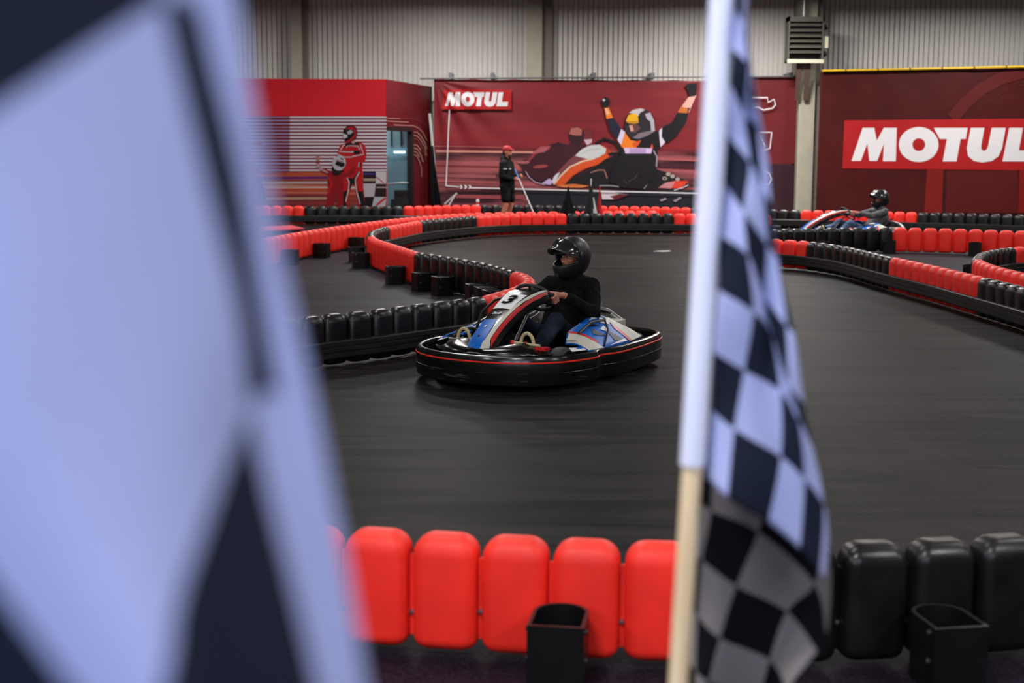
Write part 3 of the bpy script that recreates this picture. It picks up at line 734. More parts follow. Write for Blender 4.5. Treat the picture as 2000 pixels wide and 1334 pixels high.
def side_box(t, a, b, z0, z1, d0=0.0, d1=-.06):
    P = [sp0 + sd * a + sn * d0, sp0 + sd * b + sn * d0, sp0 + sd * b + sn * d1, sp0 + sd * a + sn * d1]
    t.prism([(q.x, q.y, z0) for q in P], (0, 0, z1 - z0)); return t
def spar(x): q = onp(x, 300, sp0, sn); return (q - sp0).dot(sd)
dz = onp(780, 256, sp0, sn).z
da, db = spar(758), spar(803)
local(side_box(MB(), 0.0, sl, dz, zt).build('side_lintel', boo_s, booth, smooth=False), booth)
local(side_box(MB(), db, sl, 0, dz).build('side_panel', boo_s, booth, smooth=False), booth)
df = MB(); side_box(df, db - .02, db + .14, 0, dz, 0.03, -.1); side_box(df, 0, db, dz, dz + .09, .03, -.1)
local(df.build('door_frame', black_m, booth, smooth=False), booth)
local(side_box(MB(), sl - .03, sl + .05, 0, zt, .02, -.05).build('corner_strip', rim_m, booth, smooth=False), booth)
# stripes and figures on the front
p = Print(bfr, NF, base=0.0, step=.0004)
SW = ink((246, 238, 250)); SL = ink((186, 172, 222)); SP = ink((138, 22, 38))
p.poly([(60, 227), (755, 227), (755, 336), (60, 336)], SP)
for k in range(17):
    y = 229.2 + k * 6.45; x0 = 100 if k % 4 else 455 + (k * 37) % 60
    p.strip([(566, y), (755, y)], 3.5, SW); p.strip([(x0, y), (566, y)], 2.6, SL if k % 3 else ink((176, 150, 190)))
stre = bpy.data.materials.new('speed_streaks'); stre.use_nodes = True
nt = stre.node_tree; N = nt.nodes; Lk = nt.links
g = N.new('ShaderNodeNewGeometry'); mp = N.new('ShaderNodeMapping'); mp.inputs['Scale'].default_value = (.22, .22, 9); Lk.new(g.outputs['Position'], mp.inputs[0])
n = N.new('ShaderNodeTexNoise'); n.inputs['Scale'].default_value = 1.0; n.inputs['Detail'].default_value = 3; Lk.new(mp.outputs[0], n.inputs['Vector'])
r = N.new('ShaderNodeValToRGB'); Lk.new(n.outputs['Fac'], r.inputs[0]); r.color_ramp.elements[0].position = .3; r.color_ramp.elements[0].color = lin((70, 16, 36))
r.color_ramp.elements[1].position = .78; r.color_ramp.elements[1].color = lin((225, 205, 190))
for po, c in ((.42, (120, 26, 34)), (.5, (150, 40, 30)), (.58, (190, 80, 40)), (.66, (175, 130, 120))):
    e = r.color_ramp.elements.new(po); e.color = lin(c)
Lk.new(r.outputs[0], N['Principled BSDF'].inputs['Base Color'])
p.poly([(60, 336), (755, 336), (755, 412), (60, 412)], stre)
p.strip([(440, 348), (640, 347)], 5, ink((96, 40, 120))); p.strip([(460, 357), (640, 356.5)], 5, ink((205, 180, 175))); p.strip([(500, 370), (640, 369)], 3, ink((200, 80, 35))); p.strip([(510, 388), (650, 387)], 4.5, ink((205, 165, 140)))
# faint dark kart print by the left end
p.poly([(485, 400), (488, 355), (497, 340), (508, 345), (516, 370), (520, 402)], ink((62, 20, 40)))
TE = lambda X, Y: (580 + X * .1424, 230 + Y * .1424)
# checker squares by the corner
p.poly([(910, 740), (1085, 740), (1085, 900), (910, 900)], I_DK, TE); p.strip([(915, 770), (1080, 770)], 3, ink((70, 60, 150)), TE); p.strip([(915, 850), (1080, 850)], 5, ink((190, 170, 150)), TE)
p.poly([(1085, 740), (1225, 740), (1225, 905), (1085, 905)], I_W, TE); p.strip([(1090, 810), (1190, 895)], 2, I_R, TE)
p.poly([(910, 900), (1085, 900), (1060, 1080), (930, 1085)], ink((205, 200, 206)), TE); p.poly([(1085, 905), (1225, 905), (1225, 1085), (1060, 1085)], I_DK, TE); p.strip([(1090, 955), (1225, 955)], 2.2, ink((190, 180, 170)), TE)
p.poly([(930, 1085), (1060, 1085), (1030, 1220), (930, 1220)], I_K, TE); p.poly([(1060, 1085), (1225, 1085), (1215, 1220), (1030, 1220)], ink((205, 200, 206)), TE); p.strip([(1090, 1200), (1215, 1100)], 4, I_R, TE)
local(p.build('stripe_print', booth), booth)
p = Print(bfr, NF, base=0.032, step=.0004)
RS = ink((205, 28, 36)); RD = ink((160, 22, 30))
# man with folded arms
p.poly([(640, 830), (560, 490), (565, 450), (600, 370), (680, 345), (880, 340), (940, 380), (955, 500), (940, 590), (905, 610), (900, 760), (915, 1010), (935, 1220), (860, 1220), (815, 1010), (770, 860), (735, 1010), (690, 1150), (650, 1220), (630, 1010)], RS, TE)
p.poly([(770, 830), (855, 730), (810, 860), (835, 1010), (770, 880), (715, 1010), (720, 880), (690, 820)], I_K, TE)
p.poly([(640, 1010), (700, 1000), (665, 1140), (690, 1220), (640, 1220)], I_K, TE); p.poly([(825, 1005), (910, 1010), (935, 1220), (880, 1220), (860, 1140)], I_K, TE)
for pts in ([(860, 740), (800, 850), (820, 1000), (870, 1180)], [(690, 820), (720, 880), (710, 1000), (670, 1150)], [(870, 360), (900, 450), (920, 500), (760, 530)], [(600, 440), (640, 380), (660, 370)], [(680, 410), (700, 380), (840, 390), (860, 440)], [(575, 460), (690, 470), (780, 470)], [(560, 500), (650, 540), (760, 540)], [(855, 610), (850, 680)]):
    p.strip(pts, 1.8, I_W, TE)
p.poly([(780, 455), (870, 455), (860, 500), (780, 505)], I_K, TE); p.poly([(680, 350), (840, 340), (870, 380), (800, 370), (700, 380), (640, 430)], I_K, TE); p.poly([(860, 615), (885, 615), (880, 680), (855, 680)], I_K, TE)
p.poly([(745, 330), (800, 290), (815, 330), (770, 362)], ink((220, 170, 165)), TE)
p.poly([(635, 250), (640, 170), (690, 115), (750, 105), (815, 130), (835, 200), (815, 280), (770, 320), (700, 345), (660, 320)], I_K, TE)
p.poly([(672, 170), (700, 130), (760, 120), (815, 160), (815, 250), (760, 310), (700, 340), (670, 330), (740, 290), (790, 230), (780, 170), (720, 150)], RS, TE)
p.poly([(690, 190), (740, 165), (775, 190), (740, 225), (700, 230)], I_GR, TE); p.poly([(635, 215), (690, 235), (700, 265), (650, 290), (637, 270)], I_W, TE)
# child waving, white helmet
p.poly([(270, 620), (275, 560), (300, 590), (330, 680), (440, 720), (600, 760), (690, 760), (720, 730), (800, 660), (790, 760), (700, 815), (630, 800), (640, 1000), (640, 1220), (560, 1220), (540, 1030), (500, 1220), (400, 1220), (430, 1000), (430, 770), (340, 750)], RD, TE)
p.poly([(270, 630), (290, 690), (360, 740), (430, 760), (430, 740), (340, 690), (300, 620)], ink((200, 160, 165)), TE)
p.poly([(275, 600), (265, 550), (285, 510), (310, 520), (315, 590)], ink((200, 130, 115)), TE)
p.strip([(440, 800), (480, 900), (430, 1060)], 5, RS, TE)
p.poly([(480, 720), (490, 650), (600, 720), (660, 720), (600, 770), (540, 800), (490, 780)], ink((44, 16, 24)), TE)
p.ell(582, 620, 92, 104, ink((205, 205, 215)), TE, rot=.3); p.poly([(525, 630), (550, 590), (660, 625), (655, 665), (620, 680), (540, 650)], I_K, TE); p.poly([(600, 550), (640, 560), (640, 580), (605, 570)], I_K, TE)
p.strip([(540, 580), (600, 592), (650, 615)], 1.6, ink((190, 70, 75)), TE)
local(p.build('racer_print', booth), booth)
# curved stripes on the side wall
p = Print(lambda x, y: onp(x, y, sp0, sn), sn, base=0.003)
SC = ink((170, 120, 112)); SC2 = ink((130, 60, 62))
for pts, wd, m_ in (([(1235, 8), (1410, 12)], 1.2, SC), ([(1235, 45), (1525, 62)], 1.5, SC), ([(1320, 98), (1580, 110), (1660, 140), (1720, 200), (1775, 310)], 1.7, SC), ([(1235, 145), (1465, 148)], 1.5, SC),
                    ([(1430, 10), (1600, 15), (1700, 50), (1780, 130)], .8, SC2),
                    ([(1590, 195), (1640, 200), (1690, 250), (1740, 330), (1775, 430)], 2, SC), ([(1590, 240), (1640, 250), (1700, 320), (1750, 420), (1765, 520)], 2, SC), ([(1590, 285), (1640, 300), (1690, 370), (1740, 480), (1760, 600)], 1.8, SC2),
                    ([(1590, 370), (1640, 380), (1690, 445)], 2, SC), ([(1590, 415), (1640, 430), (1690, 510), (1720, 610)], 2, SC), ([(1590, 460), (1630, 475), (1670, 540)], 1.8, SC), ([(1590, 505), (1630, 520), (1670, 600), (1695, 700), (1695, 810)], 1.6, SC)):
    p.strip(pts, wd, m_, TE)
local(p.build('stripe_print', booth), booth)
# room behind the open door
inn_m = mat('workshop_wall', (120, 150, 160), 0.5, var=0.1, vscale=2); ld_m = mat('workshop_glass', (120, 160, 172), 0.18, var=0.05)
iw = MB(); iw.box(xr - 3.2, xr + .3, YBo + 3.2, YBo + 3.25, 0, zt); local(iw.build('inner_wall', inn_m, booth, smooth=False), booth)
local(MB().box(xr - 3.3, xr - 3.2, YBo + .06, YBo + 3.2, 0, zt).build('inner_wall', inn_m, booth, smooth=False), booth)
local(MB().box(xr - 3.2, xr + .3, YBo + 3.19, YBo + 3.2, 0.1, 1.75).build('inner_glass', ld_m, booth, smooth=False), booth)
for k in range(8):
    x = xr - 1.6 + k * .24; local(MB().box(x, x + .03, YBo + 3.14, YBo + 3.2, 1.78, zt).build('mullion', black_m, booth, smooth=False), booth)
tl = thing('tube_lamp', 'pair of bright tube lamps seen inside the booth doorway', 'lamp', (xr - .2, YBo + 3.05, 1.62))
lt_m = mat('booth_tube', (230, 245, 250), 0.4, emit=(200, 240, 255), estr=3.0)
for a in (-.36, .12): MB().box(a, a + .28, -.03, .03, 0, .05).build('tube', lt_m, tl, smooth=False)
area('booth_light', (xr - .9, YBo + 1.6, zt - .1), (0, 0, 0), 1.2, .4, 30, (.75, .95, 1.0))
tr_ = thing('tube_trolley', 'tubular steel trolley standing inside the booth doorway', 'trolley', (xr + .05, YBo + 1.9, 0))
for yy in (-.3, .3):
    MB().tube([(-.28, yy, 0.04), (-.28, yy, .78), (-.22, yy, .86), (.1, yy, .9), (.3, yy, .9)], .02, 8).build('side_tube', steel_m, tr_)
for (x, z) in ((-.28, .3), (-.28, .6), (.3, .9)): MB().tube([(x, -.3, z), (x, .3, z)], .014, 6).build('cross_tube', steel_m, tr_)
MB().box(-.3, .4, -.32, .32, .1, .14).build('deck', black_m, tr_, smooth=False)
t = MB(); t.box(-.1, .32, -.25, .25, .14, .5); t.box(-.02, .28, -.2, .2, .5, .72); t.build('engine_crate', black_m, tr_, smooth=False)
for (x, y) in ((-.25, -.28), (.35, -.28), (-.25, .28), (.35, .28)): MB().lathe([(-.02, .01), (-.02, .05), (.02, .05), (.02, .01)], 'y', (x, y, .05), 12).build('castor', tyre_m, tr_)

# ladder in the gap beside the booth
la = at(839, 222, 36.6); lb = at(847, 310, 36.5); low = la + (lb - la) * (la.z / max(.01, la.z - lb.z))
lad = thing('ladder', 'pale aluminium ladder leaning in the gap beside the booth', 'ladder', (low.x, low.y, 0))
al_m = mat('aluminium', (185, 180, 178), 0.4, 0.4)
dv = (la - V((low.x, low.y, 0)))
for yy in (-.1, .1):
    MB().tube([V((0, yy, 0.0)), dv + V((0, yy, 0))], .03, 6).build('stile', al_m, lad)
for k in range(1, 11):
    q = dv * (k / 11); MB().tube([q + V((0, -.1, 0)), q + V((0, .1, 0))], .014, 6).build('rung', al_m, lad)

# black sheet added for the banner's shaded fold, shade put into its colour
ct = MB(); rings = []
for j in range(9):
    f = j / 8; z = at(846, 285, 36.2).z * (1 - f) + .02 * f; xa = at(843, 300, 36.2).x; xb = xa + .05 + .26 * f ** 1.3
    rings.append([(xa + (xb - xa) * k / 10, 36.05 + .05 * math.sin(k * 1.9) * f + .03, z) for k in range(11)] + [(xb - (xb - xa) * k / 10, 36.09 + .05 * math.sin((10 - k) * 1.9) * f + .03, z) for k in range(11)])
ct.loft(rings); o = ct.build('shaded_fold', mat('fold_shade', (0.006, 0.006, 0.007), 0.9, spec=.1))
tag(o, 'black sheet added as the shaded fold at the left edge of the racer banner', 'cloth')

# heater on the column
Yh = 36.04
hc = at(1574, 77, Yh); hw_ = 34 / FPX * Yh; hh = 43 / FPX * Yh
heat = thing('unit_heater', 'boxy louvred hall heater mounted high on the cream column', 'heater', (hc.x, Yh, hc.z))
hm = mat('heater_enamel', (76, 73, 65), 0.5, var=0.08); hlip = mat('heater_lip', (190, 188, 165), 0.5); hdk = mat('heater_dark', (14, 14, 13), 0.6); br_m = mat('brown_bracket', (82, 62, 54), 0.6)
t = MB(); t.box(-hw_, -hw_ + .035, -.02, .42, -hh, hh); t.box(hw_ - .035, hw_, -.02, .42, -hh, hh); t.box(-hw_, hw_, -.02, .42, hh - .12, hh); t.box(-hw_, hw_, .38, .42, -hh, hh); t.box(-hw_, hw_, .0, .42, -hh, -hh + .03)
t.build('casing', hm, heat, smooth=False)
MB().box(-hw_ + .035, hw_ - .035, .2, .22, -hh + .03, hh - .12).build('core', hdk, heat, smooth=False)
MB().box(-hw_ - .01, hw_ + .01, -.05, .02, -hh - .02, -hh + .07).build('bottom_lip', hlip, heat, smooth=False)
for k in range(6):
    z = hh - .2 - k * (2 * hh - .32) / 6
    MB().add([(-hw_ + .04, -.0, z), (hw_ - .04, -.0, z), (hw_ - .04, .1, z + .05), (-hw_ + .04, .1, z + .05), (-hw_ + .04, .0, z - .03), (hw_ - .04, .0, z - .03), (hw_ - .04, .11, z + .03), (-hw_ + .04, .11, z + .03)],
             [(0, 1, 2, 3), (4, 7, 6, 5), (0, 4, 5, 1), (3, 2, 6, 7), (0, 3, 7, 4), (1, 5, 6, 2)]).build('louvre', hm, heat, smooth=False)
MB().box(hw_ + .01, hw_ + .13, .05, .2, -.2, .08).build('control_box', hlip, heat, smooth=False)
MB().tube([(hw_ + .05, .2, .35), (hw_ + .12, .22, .3), (hw_ + .02, .24, .25)], .04, 8).build('valve', hdk, heat)
MB().tube([(hw_ + .04, .18, -.3), (hw_ + .12, .18, -.38)], .06, 8).build('valve', hdk, heat)
zb = at(1574, 195, Yh).z - hc.z
for dx in (-.12, .1):
    MB().add([(dx - .06, .1, -hh), (dx + .06, .1, -hh), (dx + .06, .16, -hh), (dx - .06, .16, -hh), (dx - .02, .44, zb), (dx + .1, .44, zb), (dx + .1, .5, zb), (dx - .02, .5, zb)],
             [(0, 1, 2, 3), (7, 6, 5, 4), (0, 4, 5, 1), (1, 5, 6, 2), (2, 6, 7, 3), (3, 7, 4, 0)]).build('bracket_leg', br_m, heat, smooth=False)
MB().tube([(-.02, .25, hh), (-.02, .25, ZC - hc.z - .005)], .045, 10).build('supply_pipe', steel_m, heat)

# ------------------------------------------------------------------ karts (local frame: x forward, y left, z up)
OUT = [(1.06, 0), (1.035, .22), (.94, .45), (.77, .62), (.55, .71), (.38, .735), (.30, .712), (.22, .722), (.10, .765), (-.15, .78), (-.5, .765), (-.82, .725), (-1.0, .64), (-1.085, .48), (-1.1, .2), (-1.1, 0)]
def outline(off=0.0, sub=6):
    P = [V((x, y, 0)) for x, y in OUT] + [V((x, -y, 0)) for x, y in reversed(OUT[1:-1])]
    P = catmull(P, sub, True)
    if off:
        Q = []
        for i, p in enumerate(P):
            t = (P[(i + 1) % len(P)] - P[i - 1]).normalized(); Q.append(p + V((t.y, -t.x, 0)) * off)
        P = Q
    return P
def text_mesh(txt, size, m_, shear=0.0, bold=0.0, ext=0.001):
    cu = bpy.data.curves.new('lettering', 'FONT'); cu.body = txt; cu.size = size; cu.align_x = 'CENTER'; cu.align_y = 'CENTER'
    cu.shear = shear; cu.offset = bold; cu.extrude = ext; cu.resolution_u = 6
    o = bpy.data.objects.new('lettering', cu); COL.objects.link(o)
    me = bpy.data.meshes.new_from_object(o.evaluated_get(bpy.context.evaluated_depsgraph_get())); bpy.data.objects.remove(o)
    me.materials.clear(); me.materials.append(m_); return me
CW = [V((.97, .092, .215)), V((.88, .092, .345)), V((.72, .090, .455)), V((.53, .098, .552)), V((.36, .114, .622)), V((.19, .135, .668)), V((.05, .138, .682))]
def cowl_axis(v):
    P = catmull(CW, 10); f = v * (len(P) - 1); i = min(int(f), len(P) - 2); return P[i].lerp(P[i + 1], f - i)
def cowl(u, v, off=0.0):
    c = cowl_axis(v); c2 = cowl_axis(min(1, v + .02)) - cowl_axis(max(0, v - .02)); tx, tz = c2.x, c2.z
    l = math.hypot(tx, tz); nx, nz = tz / l, -tx / l
    if nz < 0: nx, nz = -nx, -nz
    a = abs(u); sg = 1 if u >= 0 else -1
    if a <= 1: y = c.y * a; d = -0.012 * a * a
    else: y = c.y * (1 + .22 * math.sin(min(1, (a - 1)) * math.pi / 2)); d = -0.012 - .085 * (a - 1) ** 1.1
    oy = off * (0.15 if a < 1 else .9) * sg; on = off * (1 if a < 1 else .4)
    return V((c.x + nx * (d + on), y * sg + oy, c.z + nz * (d + on)))
def patch(fn, v0, v1, u0, u1, nv, nu, off, th=0.002):
    t = MB(); vs_ = []; fs = []
    for j in range(nv + 1):
        v = v0 + (v1 - v0) * j / nv; a = u0(v) if callable(u0) else u0; b = u1(v) if callable(u1) else u1
        for i in range(nu + 1): vs_.append(fn(a + (b - a) * i / nu, v, off))
    for j in range(nv):
        for i in range(nu):
            k = j * (nu + 1) + i; fs.append((k, k + 1, k + nu + 2, k + nu + 1))
    t.add(vs_, fs); return t
def ramp(pts):
    def f(v):
        for (a, x), (b, y) in zip(pts, pts[1:]):
            if v <= b: return x + (y - x) * max(0, (v - a)) / (b - a)
        return pts[-1][1]
    return f
def pod(a, b, off=0.0, s=1):     # a: 0 front .. 1 rear, b: 0 inner top .. 1 outer foot
    x = .36 - .99 * a
    zi = ramp([(0, .30), (.25, .37), (.55, .42), (.78, .45), (1, .33)])(a); yi = ramp([(0, .46), (.2, .37), (.75, .33), (1, .40)])(a)
    yo = ramp([(0, .66), (.15, .70), (.6, .72), (1, .66)])(a); zo = .262
    y = yi + (yo - yi) * b; z = zi + (zo - zi) * (b ** 1.25) + .02 * math.sin(math.pi * b)
    n = V((0, .45, .9)); return V((x, (y + off * .45) * s, z + off * .9))
def make_kart(label, number):
    K = thing('go_kart', label, 'go-kart')
    O = outline(0, 6); nO = len(O)
    # bumper ring: hollow plastic wall with rolled rim
    prof = [(-.035, .052), (.0, .05), (.012, .09), (.016, .16), (.014, .235), (.004, .262), (-.012, .270), (-.030, .266), (-.036, .25), (-.030, .20)]
    rings = []
    for i, p_ in enumerate(O):
        t = (O[(i + 1) % nO] - O[i - 1]).normalized(); nr = V((t.y, -t.x, 0))
        if nr.dot(p_) < 0: nr = -nr
        rings.append([p_ + nr * d + V((0, 0, z)) for d, z in prof])
    B = MB(); B.loft(rings, loop=True, cap=False); bum = B.build('bumper', gloss_m, K)
    # red pinstripe and scuffed lower edge
    rings = []; rings2 = []
    for i, p_ in enumerate(O):
        t = (O[(i + 1) % nO] - O[i - 1]).normalized(); nr = V((t.y, -t.x, 0))
        if nr.dot(p_) < 0: nr = -nr
        rings.append([p_ + nr * d + V((0, 0, z)) for d, z in ((.0145, .217), (.0185, .219), (.0185, .227), (.0142, .229))])
        rings2.append([p_ + nr * d + V((0, 0, z)) for d, z in ((.010, .056), (.0145, .09), (.0185, .145), (.016, .147), (.011, .09), (.004, .056))])
    MB().loft(rings, loop=True, cap=False).build('pinstripe', pin_m, bum); MB().loft(rings2, loop=True, cap=False).build('rubbing_strip', scr_m, bum)
    # floor tray and frame rails
    t = MB(); t.prism([(p_.x * .93, p_.y * .8, .055) for p_ in O[::2]], (0, 0, .01)); t.build('floor_tray', black_m, K)
    for s in (-1, 1): MB().tube([(.85, s * .2, .09), (.5, s * .3, .09), (.1, s * .34, .09), (-.5, s * .32, .09), (-1.0, s * .36, .12)], .016, 8).build('frame_rail', rim_m, K)
    for x in (.8, .2, -.9): MB().tube([(x, -.32, .09), (x, .32, .09)], .014, 8).build('cross_tube', rim_m, K)
    # front fairing inside the bumper
    t = MB(); vs_ = []; fs = []; nI = 28
    for i in range(nI + 1):
        a = -.88 + 1.76 * i / nI
        ox, oy = .98 * math.cos(a) + .06 * abs(math.sin(a)), .66 * math.sin(a) * 1.04
        dip = .05 * math.exp(-((a) / .35) ** 2)
        for j, (k, z) in enumerate(((1.0, .262), (.93, .305), (.84, .335 - dip), (.74, .335 - dip), (.70, .25), (.69, .1))):
            vs_.append((ox * k if a == a else 0, oy * (k * .98), z * (1 if abs(a) < .55 else 1 - .2 * ((abs(a) - .55) / .33) * (z > .27))))
    for i in range(nI):
        for j in range(5): q = i * 6 + j; fs.append((q, q + 6, q + 7, q + 1))
    t.add(vs_, fs); fo = t.build('front_fairing', gloss_m, K); md = fo.modifiers.new('t', 'SOLIDIFY'); md.thickness = .006
    for yy, m2 in ((.60, white_m), (-.60, white_m)):
        t = MB(); sg = 1 if yy > 0 else -1
        t.prism([(.52, yy, .268), (.47, yy - .05 * sg, .285), (.34, yy, .276), (.38, yy + .05 * sg, .268)], (0, 0, .004)); dcl = t.build('decal', m2, fo, smooth=False)
        t = MB(); t.prism([(.44, yy, .281), (.41, yy - .02 * sg, .286), (.36, yy, .281), (.39, yy + .02 * sg, .278)], (0, 0, .004)); t.build('decal', blue_m, fo, smooth=False)
    # nose cowl
    cw = patch(cowl, 0, 1, -2, 2, 36, 24, 0).build('nose_cowl', gloss_m, K); md = cw.modifiers.new('t', 'SOLIDIFY'); md.thickness = .008; md.offset = -1
    patch(cowl, 0.02, .39, -1.1, ramp([(0, .30), (.25, .42), (.39, .30)]), 16, 10, .004).build('blue_panel', blue_m, cw)
    patch(cowl, 0.03, .97, ramp([(0, .32), (.16, .34), (.2, .46), (.5, .62), (.97, .98)]), ramp([(0, 1.0), (.14, 1.06), (.2, .86), (.5, .93), (.97, 1.12)]), 30, 5, .0055).build('white_stripe', grey_m, cw)
    patch(cowl, 0.14, .97, ramp([(0, 1.12), (.14, 1.16), (.2, .90), (.5, .97), (.97, 1.16)]), ramp([(0, 1.2), (.14, 1.2), (.25, 1.28), (.5, 1.34), (.85, 1.40), (.97, 1.24)]), 28, 5, .005).build('red_stripe', redg_m, cw)
    patch(cowl, .02, .6, -1.4, -1.12, 16, 3, .004).build('white_edge', grey_m, cw)
    pl = patch(cowl, .51, .74, -.92, .66, 8, 8, .006).build('number_plate', white_m, cw)
    def orient(o, u, v, off):
        c = cowl(u, v, off); up = (cowl(u, v + .02, off) - cowl(u, v - .02, off)).normalized(); rg = (cowl(u + .1, v, off) - cowl(u - .1, v, off)).normalized()
        nn = rg.cross(up).normalized(); rg = up.cross(nn)
        M = Matrix.Identity(4)
        for i in range(3): M[i][0] = rg[i]; M[i][1] = up[i]; M[i][2] = nn[i]; M[i][3] = c[i]
        o.matrix_local = M
    if number:
        o = link('numeral', text_mesh(number, .185, mat('numeral_ink', (0.004, 0.004, 0.004), 0.9, spec=0.05), .2, .006), pl); orient(o, -.13, .625, .013)
    o = link('maker_script', text_mesh('Sodi', .04, white_m, .35, .001), cw); orient(o, -.2, .45, .008)
    o = link('badge', text_mesh('II', .03, white_m, .2, .002), cw); orient(o, -.25, .31, .008)
    patch(cowl, .90, .95, -.4, -.05, 2, 3, .006).build('red_badge', redg_m, cw)
    MB().ellipsoid(tuple(cowl(-.3, .22, .004)), (.012, .012, .006)).build('bolt_hole', black_m, cw)
    # bars beside the cowl
    for s in (-1,):
        MB().tube([(.62, s * .13, .30), (.60, s * .19, .40), (.50, s * .20, .52), (.36, s * .17, .60), (.24, s * .13, .62)], .011, 8).build('cowl_hoop', black_m, K)
        MB().tube([(.66, s * .36, .33), (.60, s * .36, .37), (.40, s * .36, .37), (.2, s * .42, .33)], .015, 8).build('side_bar', black_m, K)
    # steering
    C0 = V((.0, 0, .60)); e1 = V((.72, 0, .69)).normalized(); e2 = V((0, 1, 0)); nn = V((-.69, 0, .72)).normalized()
    st = MB().tube([C0 + e1 * (.155 * math.cos(a)) + e2 * (.165 * math.sin(a)) for a in [2 * math.pi * k / 32 for k in range(32)]], .0155, 10, loop=True).build('steering_wheel', tyre_m, K)
    for a in (0.0, 2.2, -2.2): MB().tube([C0 - nn * .02, C0 + e1 * (.15 * math.cos(a)) + e2 * (.16 * math.sin(a))], .010, 6).build('spoke', black_m, st)
    MB().ellipsoid(tuple(C0 - nn * .02), (.035, .035, .03)).build('hub', black_m, st)
    MB().tube([C0 - nn * .02, (.48, 0, .13)], .013, 8).build('steering_column', steel_m, K)
    # pedals
    for s in (-1, 1):
        px_, pz = .66, .335
        pd = MB().tube([(px_, s * .40, pz - .02), (px_, s * .17, pz - .01)], .011, 8).build('pedal', steel_m if s < 0 else cream_m, K)
        cy = s * .28
        MB().tube([(px_ - .02, cy + .055 * math.cos(a), pz - .02 + .085 * math.sin(a)) for a in [math.pi * k / 12 for k in range(13)]], .014, 8).build('foot_loop', cream_m, pd)
        MB().tube([(px_, s * .28, pz), (px_ - .1, s * .28, .08)], .01, 6).build('pedal_arm', redg_m if s > 0 else rim_m, pd)
        if s > 0:
            MB().ellipsoid((px_, .165, pz - .01), (.02, .02, .02)).build('red_knob', redg_m, pd)
            t = MB(); t.box(px_ - .035, px_ - .02, .37, .47, pz - .05, pz - .03); t.box(px_ + .02, px_ + .035, .37, .47, pz - .05, pz - .03); t.box(px_ - .035, px_ + .035, .37, .385, pz - .05, pz - .03); t.box(px_ - .035, px_ + .035, .455, .47, pz - .05, pz - .03); t.box(px_ - .035, px_ + .035, .415, .425, pz - .05, pz - .03)
            t.build('red_cage', redg_m, pd, smooth=False)
    # seat: deep shell
    t = MB(); rings = []
    for (x, z, w_, lip) in ((.02, .14, .17, .05), (-.15, .08, .19, .10), (-.35, .065, .21, .17), (-.52, .09, .215, .24), (-.63, .18, .215, .22), (-.69, .30, .205, .16), (-.735, .42, .19, .09), (-.75, .47, .165, .05)):
        bx_, bz_ = (.0, 1.0) if x > -.5 else (.75, .45)
        rings.append([V((x + bx_ * lip * (abs(u) ** 3), w_ * u * (1.0 if abs(u) < .9 else 1.0), z + bz_ * lip * (abs(u) ** 3))) for u in [-1 + 2 * k / 12 for k in range(13)]])
    t.loft(rings, closed=False, cap=False); so = t.build('seat', black_m, K); md = so.modifiers.new('t', 'SOLIDIFY'); md.thickness = .012
    for s in (-1, 1): MB().tube([(-.40, s * .225, .24), (-.55, s * .235, .33), (-.70, s * .225, .45), (-.79, s * .20, .50), (-.80, s * .15, .50)], .014, 8).build('seat_edge', rim_m, so)
    # side pods with printed panels
    for s in (-1, 1):
        fn = lambda b, a, off, s=s: pod(a, b, off, s)
        pb_ = patch(fn, 0, 1, 0, 1, 24, 8, 0).build('side_pod', blue_m, K); md = pb_.modifiers.new('t', 'SOLIDIFY'); md.thickness = .01; md.offset = 1 if s < 0 else -1
        patch(fn, .0, .19, .05, 1, 6, 6, .004).build('white_panel', grey_m, pb_); patch(fn, .19, .225, .02, .8, 2, 6, .005).build('red_edge', redg_m, pb_)
        patch(fn, .02, .06, 0, .35, 2, 3, .02).build('white_step', grey_m, pb_)
        patch(fn, .64, .74, ramp([(.64, .62), (.74, .4)]), 1, 4, 6, .004).build('red_stripe', redg_m, pb_); patch(fn, .70, .97, .3, 1, 6, 6, .0045).build('white_panel', grey_m, pb_)
        for (pts) in ([(.30, .55), (.40, .35), (.42, .75)], [(.44, .9), (.52, .55), (.58, .95)], [(.40, .25), (.50, .15), (.52, .42)]):
            t = MB(); t.add([pod(a, b, .0045, s) for a, b in pts], [(0, 1, 2)]); t.build('black_decal', black_m, pb_, smooth=False)
        for (pts) in ([(.55, .12), (.72, .04), (.70, .2)], [(.58, .34), (.70, .2), (.74, .38), (.66, .5)], [(.46, .50), (.56, .45), (.55, .56), (.49, .62)], [(.62, .03), (.8, .05), (.72, .12)], [(.3, .97), (.6, .9), (.6, .97)]):
            t = MB(); t.add([pod(a, b, .005, s) for a, b in pts], [tuple(range(len(pts)))]); t.build('white_decal', white_m, pb_, smooth=False)
        MB().tube([pod(.22, .95, .006, s), pod(.5, .62, .02, s), pod(.72, .3, .006, s)], .007, 6).build('pod_bar', black_m, pb_)
        MB().tube([pod(.2, .3, .012, s), pod(.45, .25, .03, s), pod(.68, .35, .012, s)], .012, 6).build('pod_bar', rim_m, pb_)
    # engine, tank and pipes behind the seat
    t = MB(); t.box(-.98, -.66, -.26, -.02, .10, .34); t.box(-.92, -.72, -.2, -.08, .34, .42); t.build('engine_block', rim_m, K, smooth=False)
    for k in range(5): MB().box(-.98, -.66, -.28, 0, .14 + k * .045, .15 + k * .045).build('cooling_fin', steel_m, K, smooth=False)
    MB().tube([(-.80, -.1, .42), (-.90, .05, .44), (-.98, .18, .40), (-1.0, .3, .32)], .028, 10).build('exhaust_pipe', steel_m, K)
    t = MB(); t.loft([[V((x_, y_, z_)) for x_, y_ in rrect(.22, .24, .05, 3)] for z_ in (.27, .35)] ); 
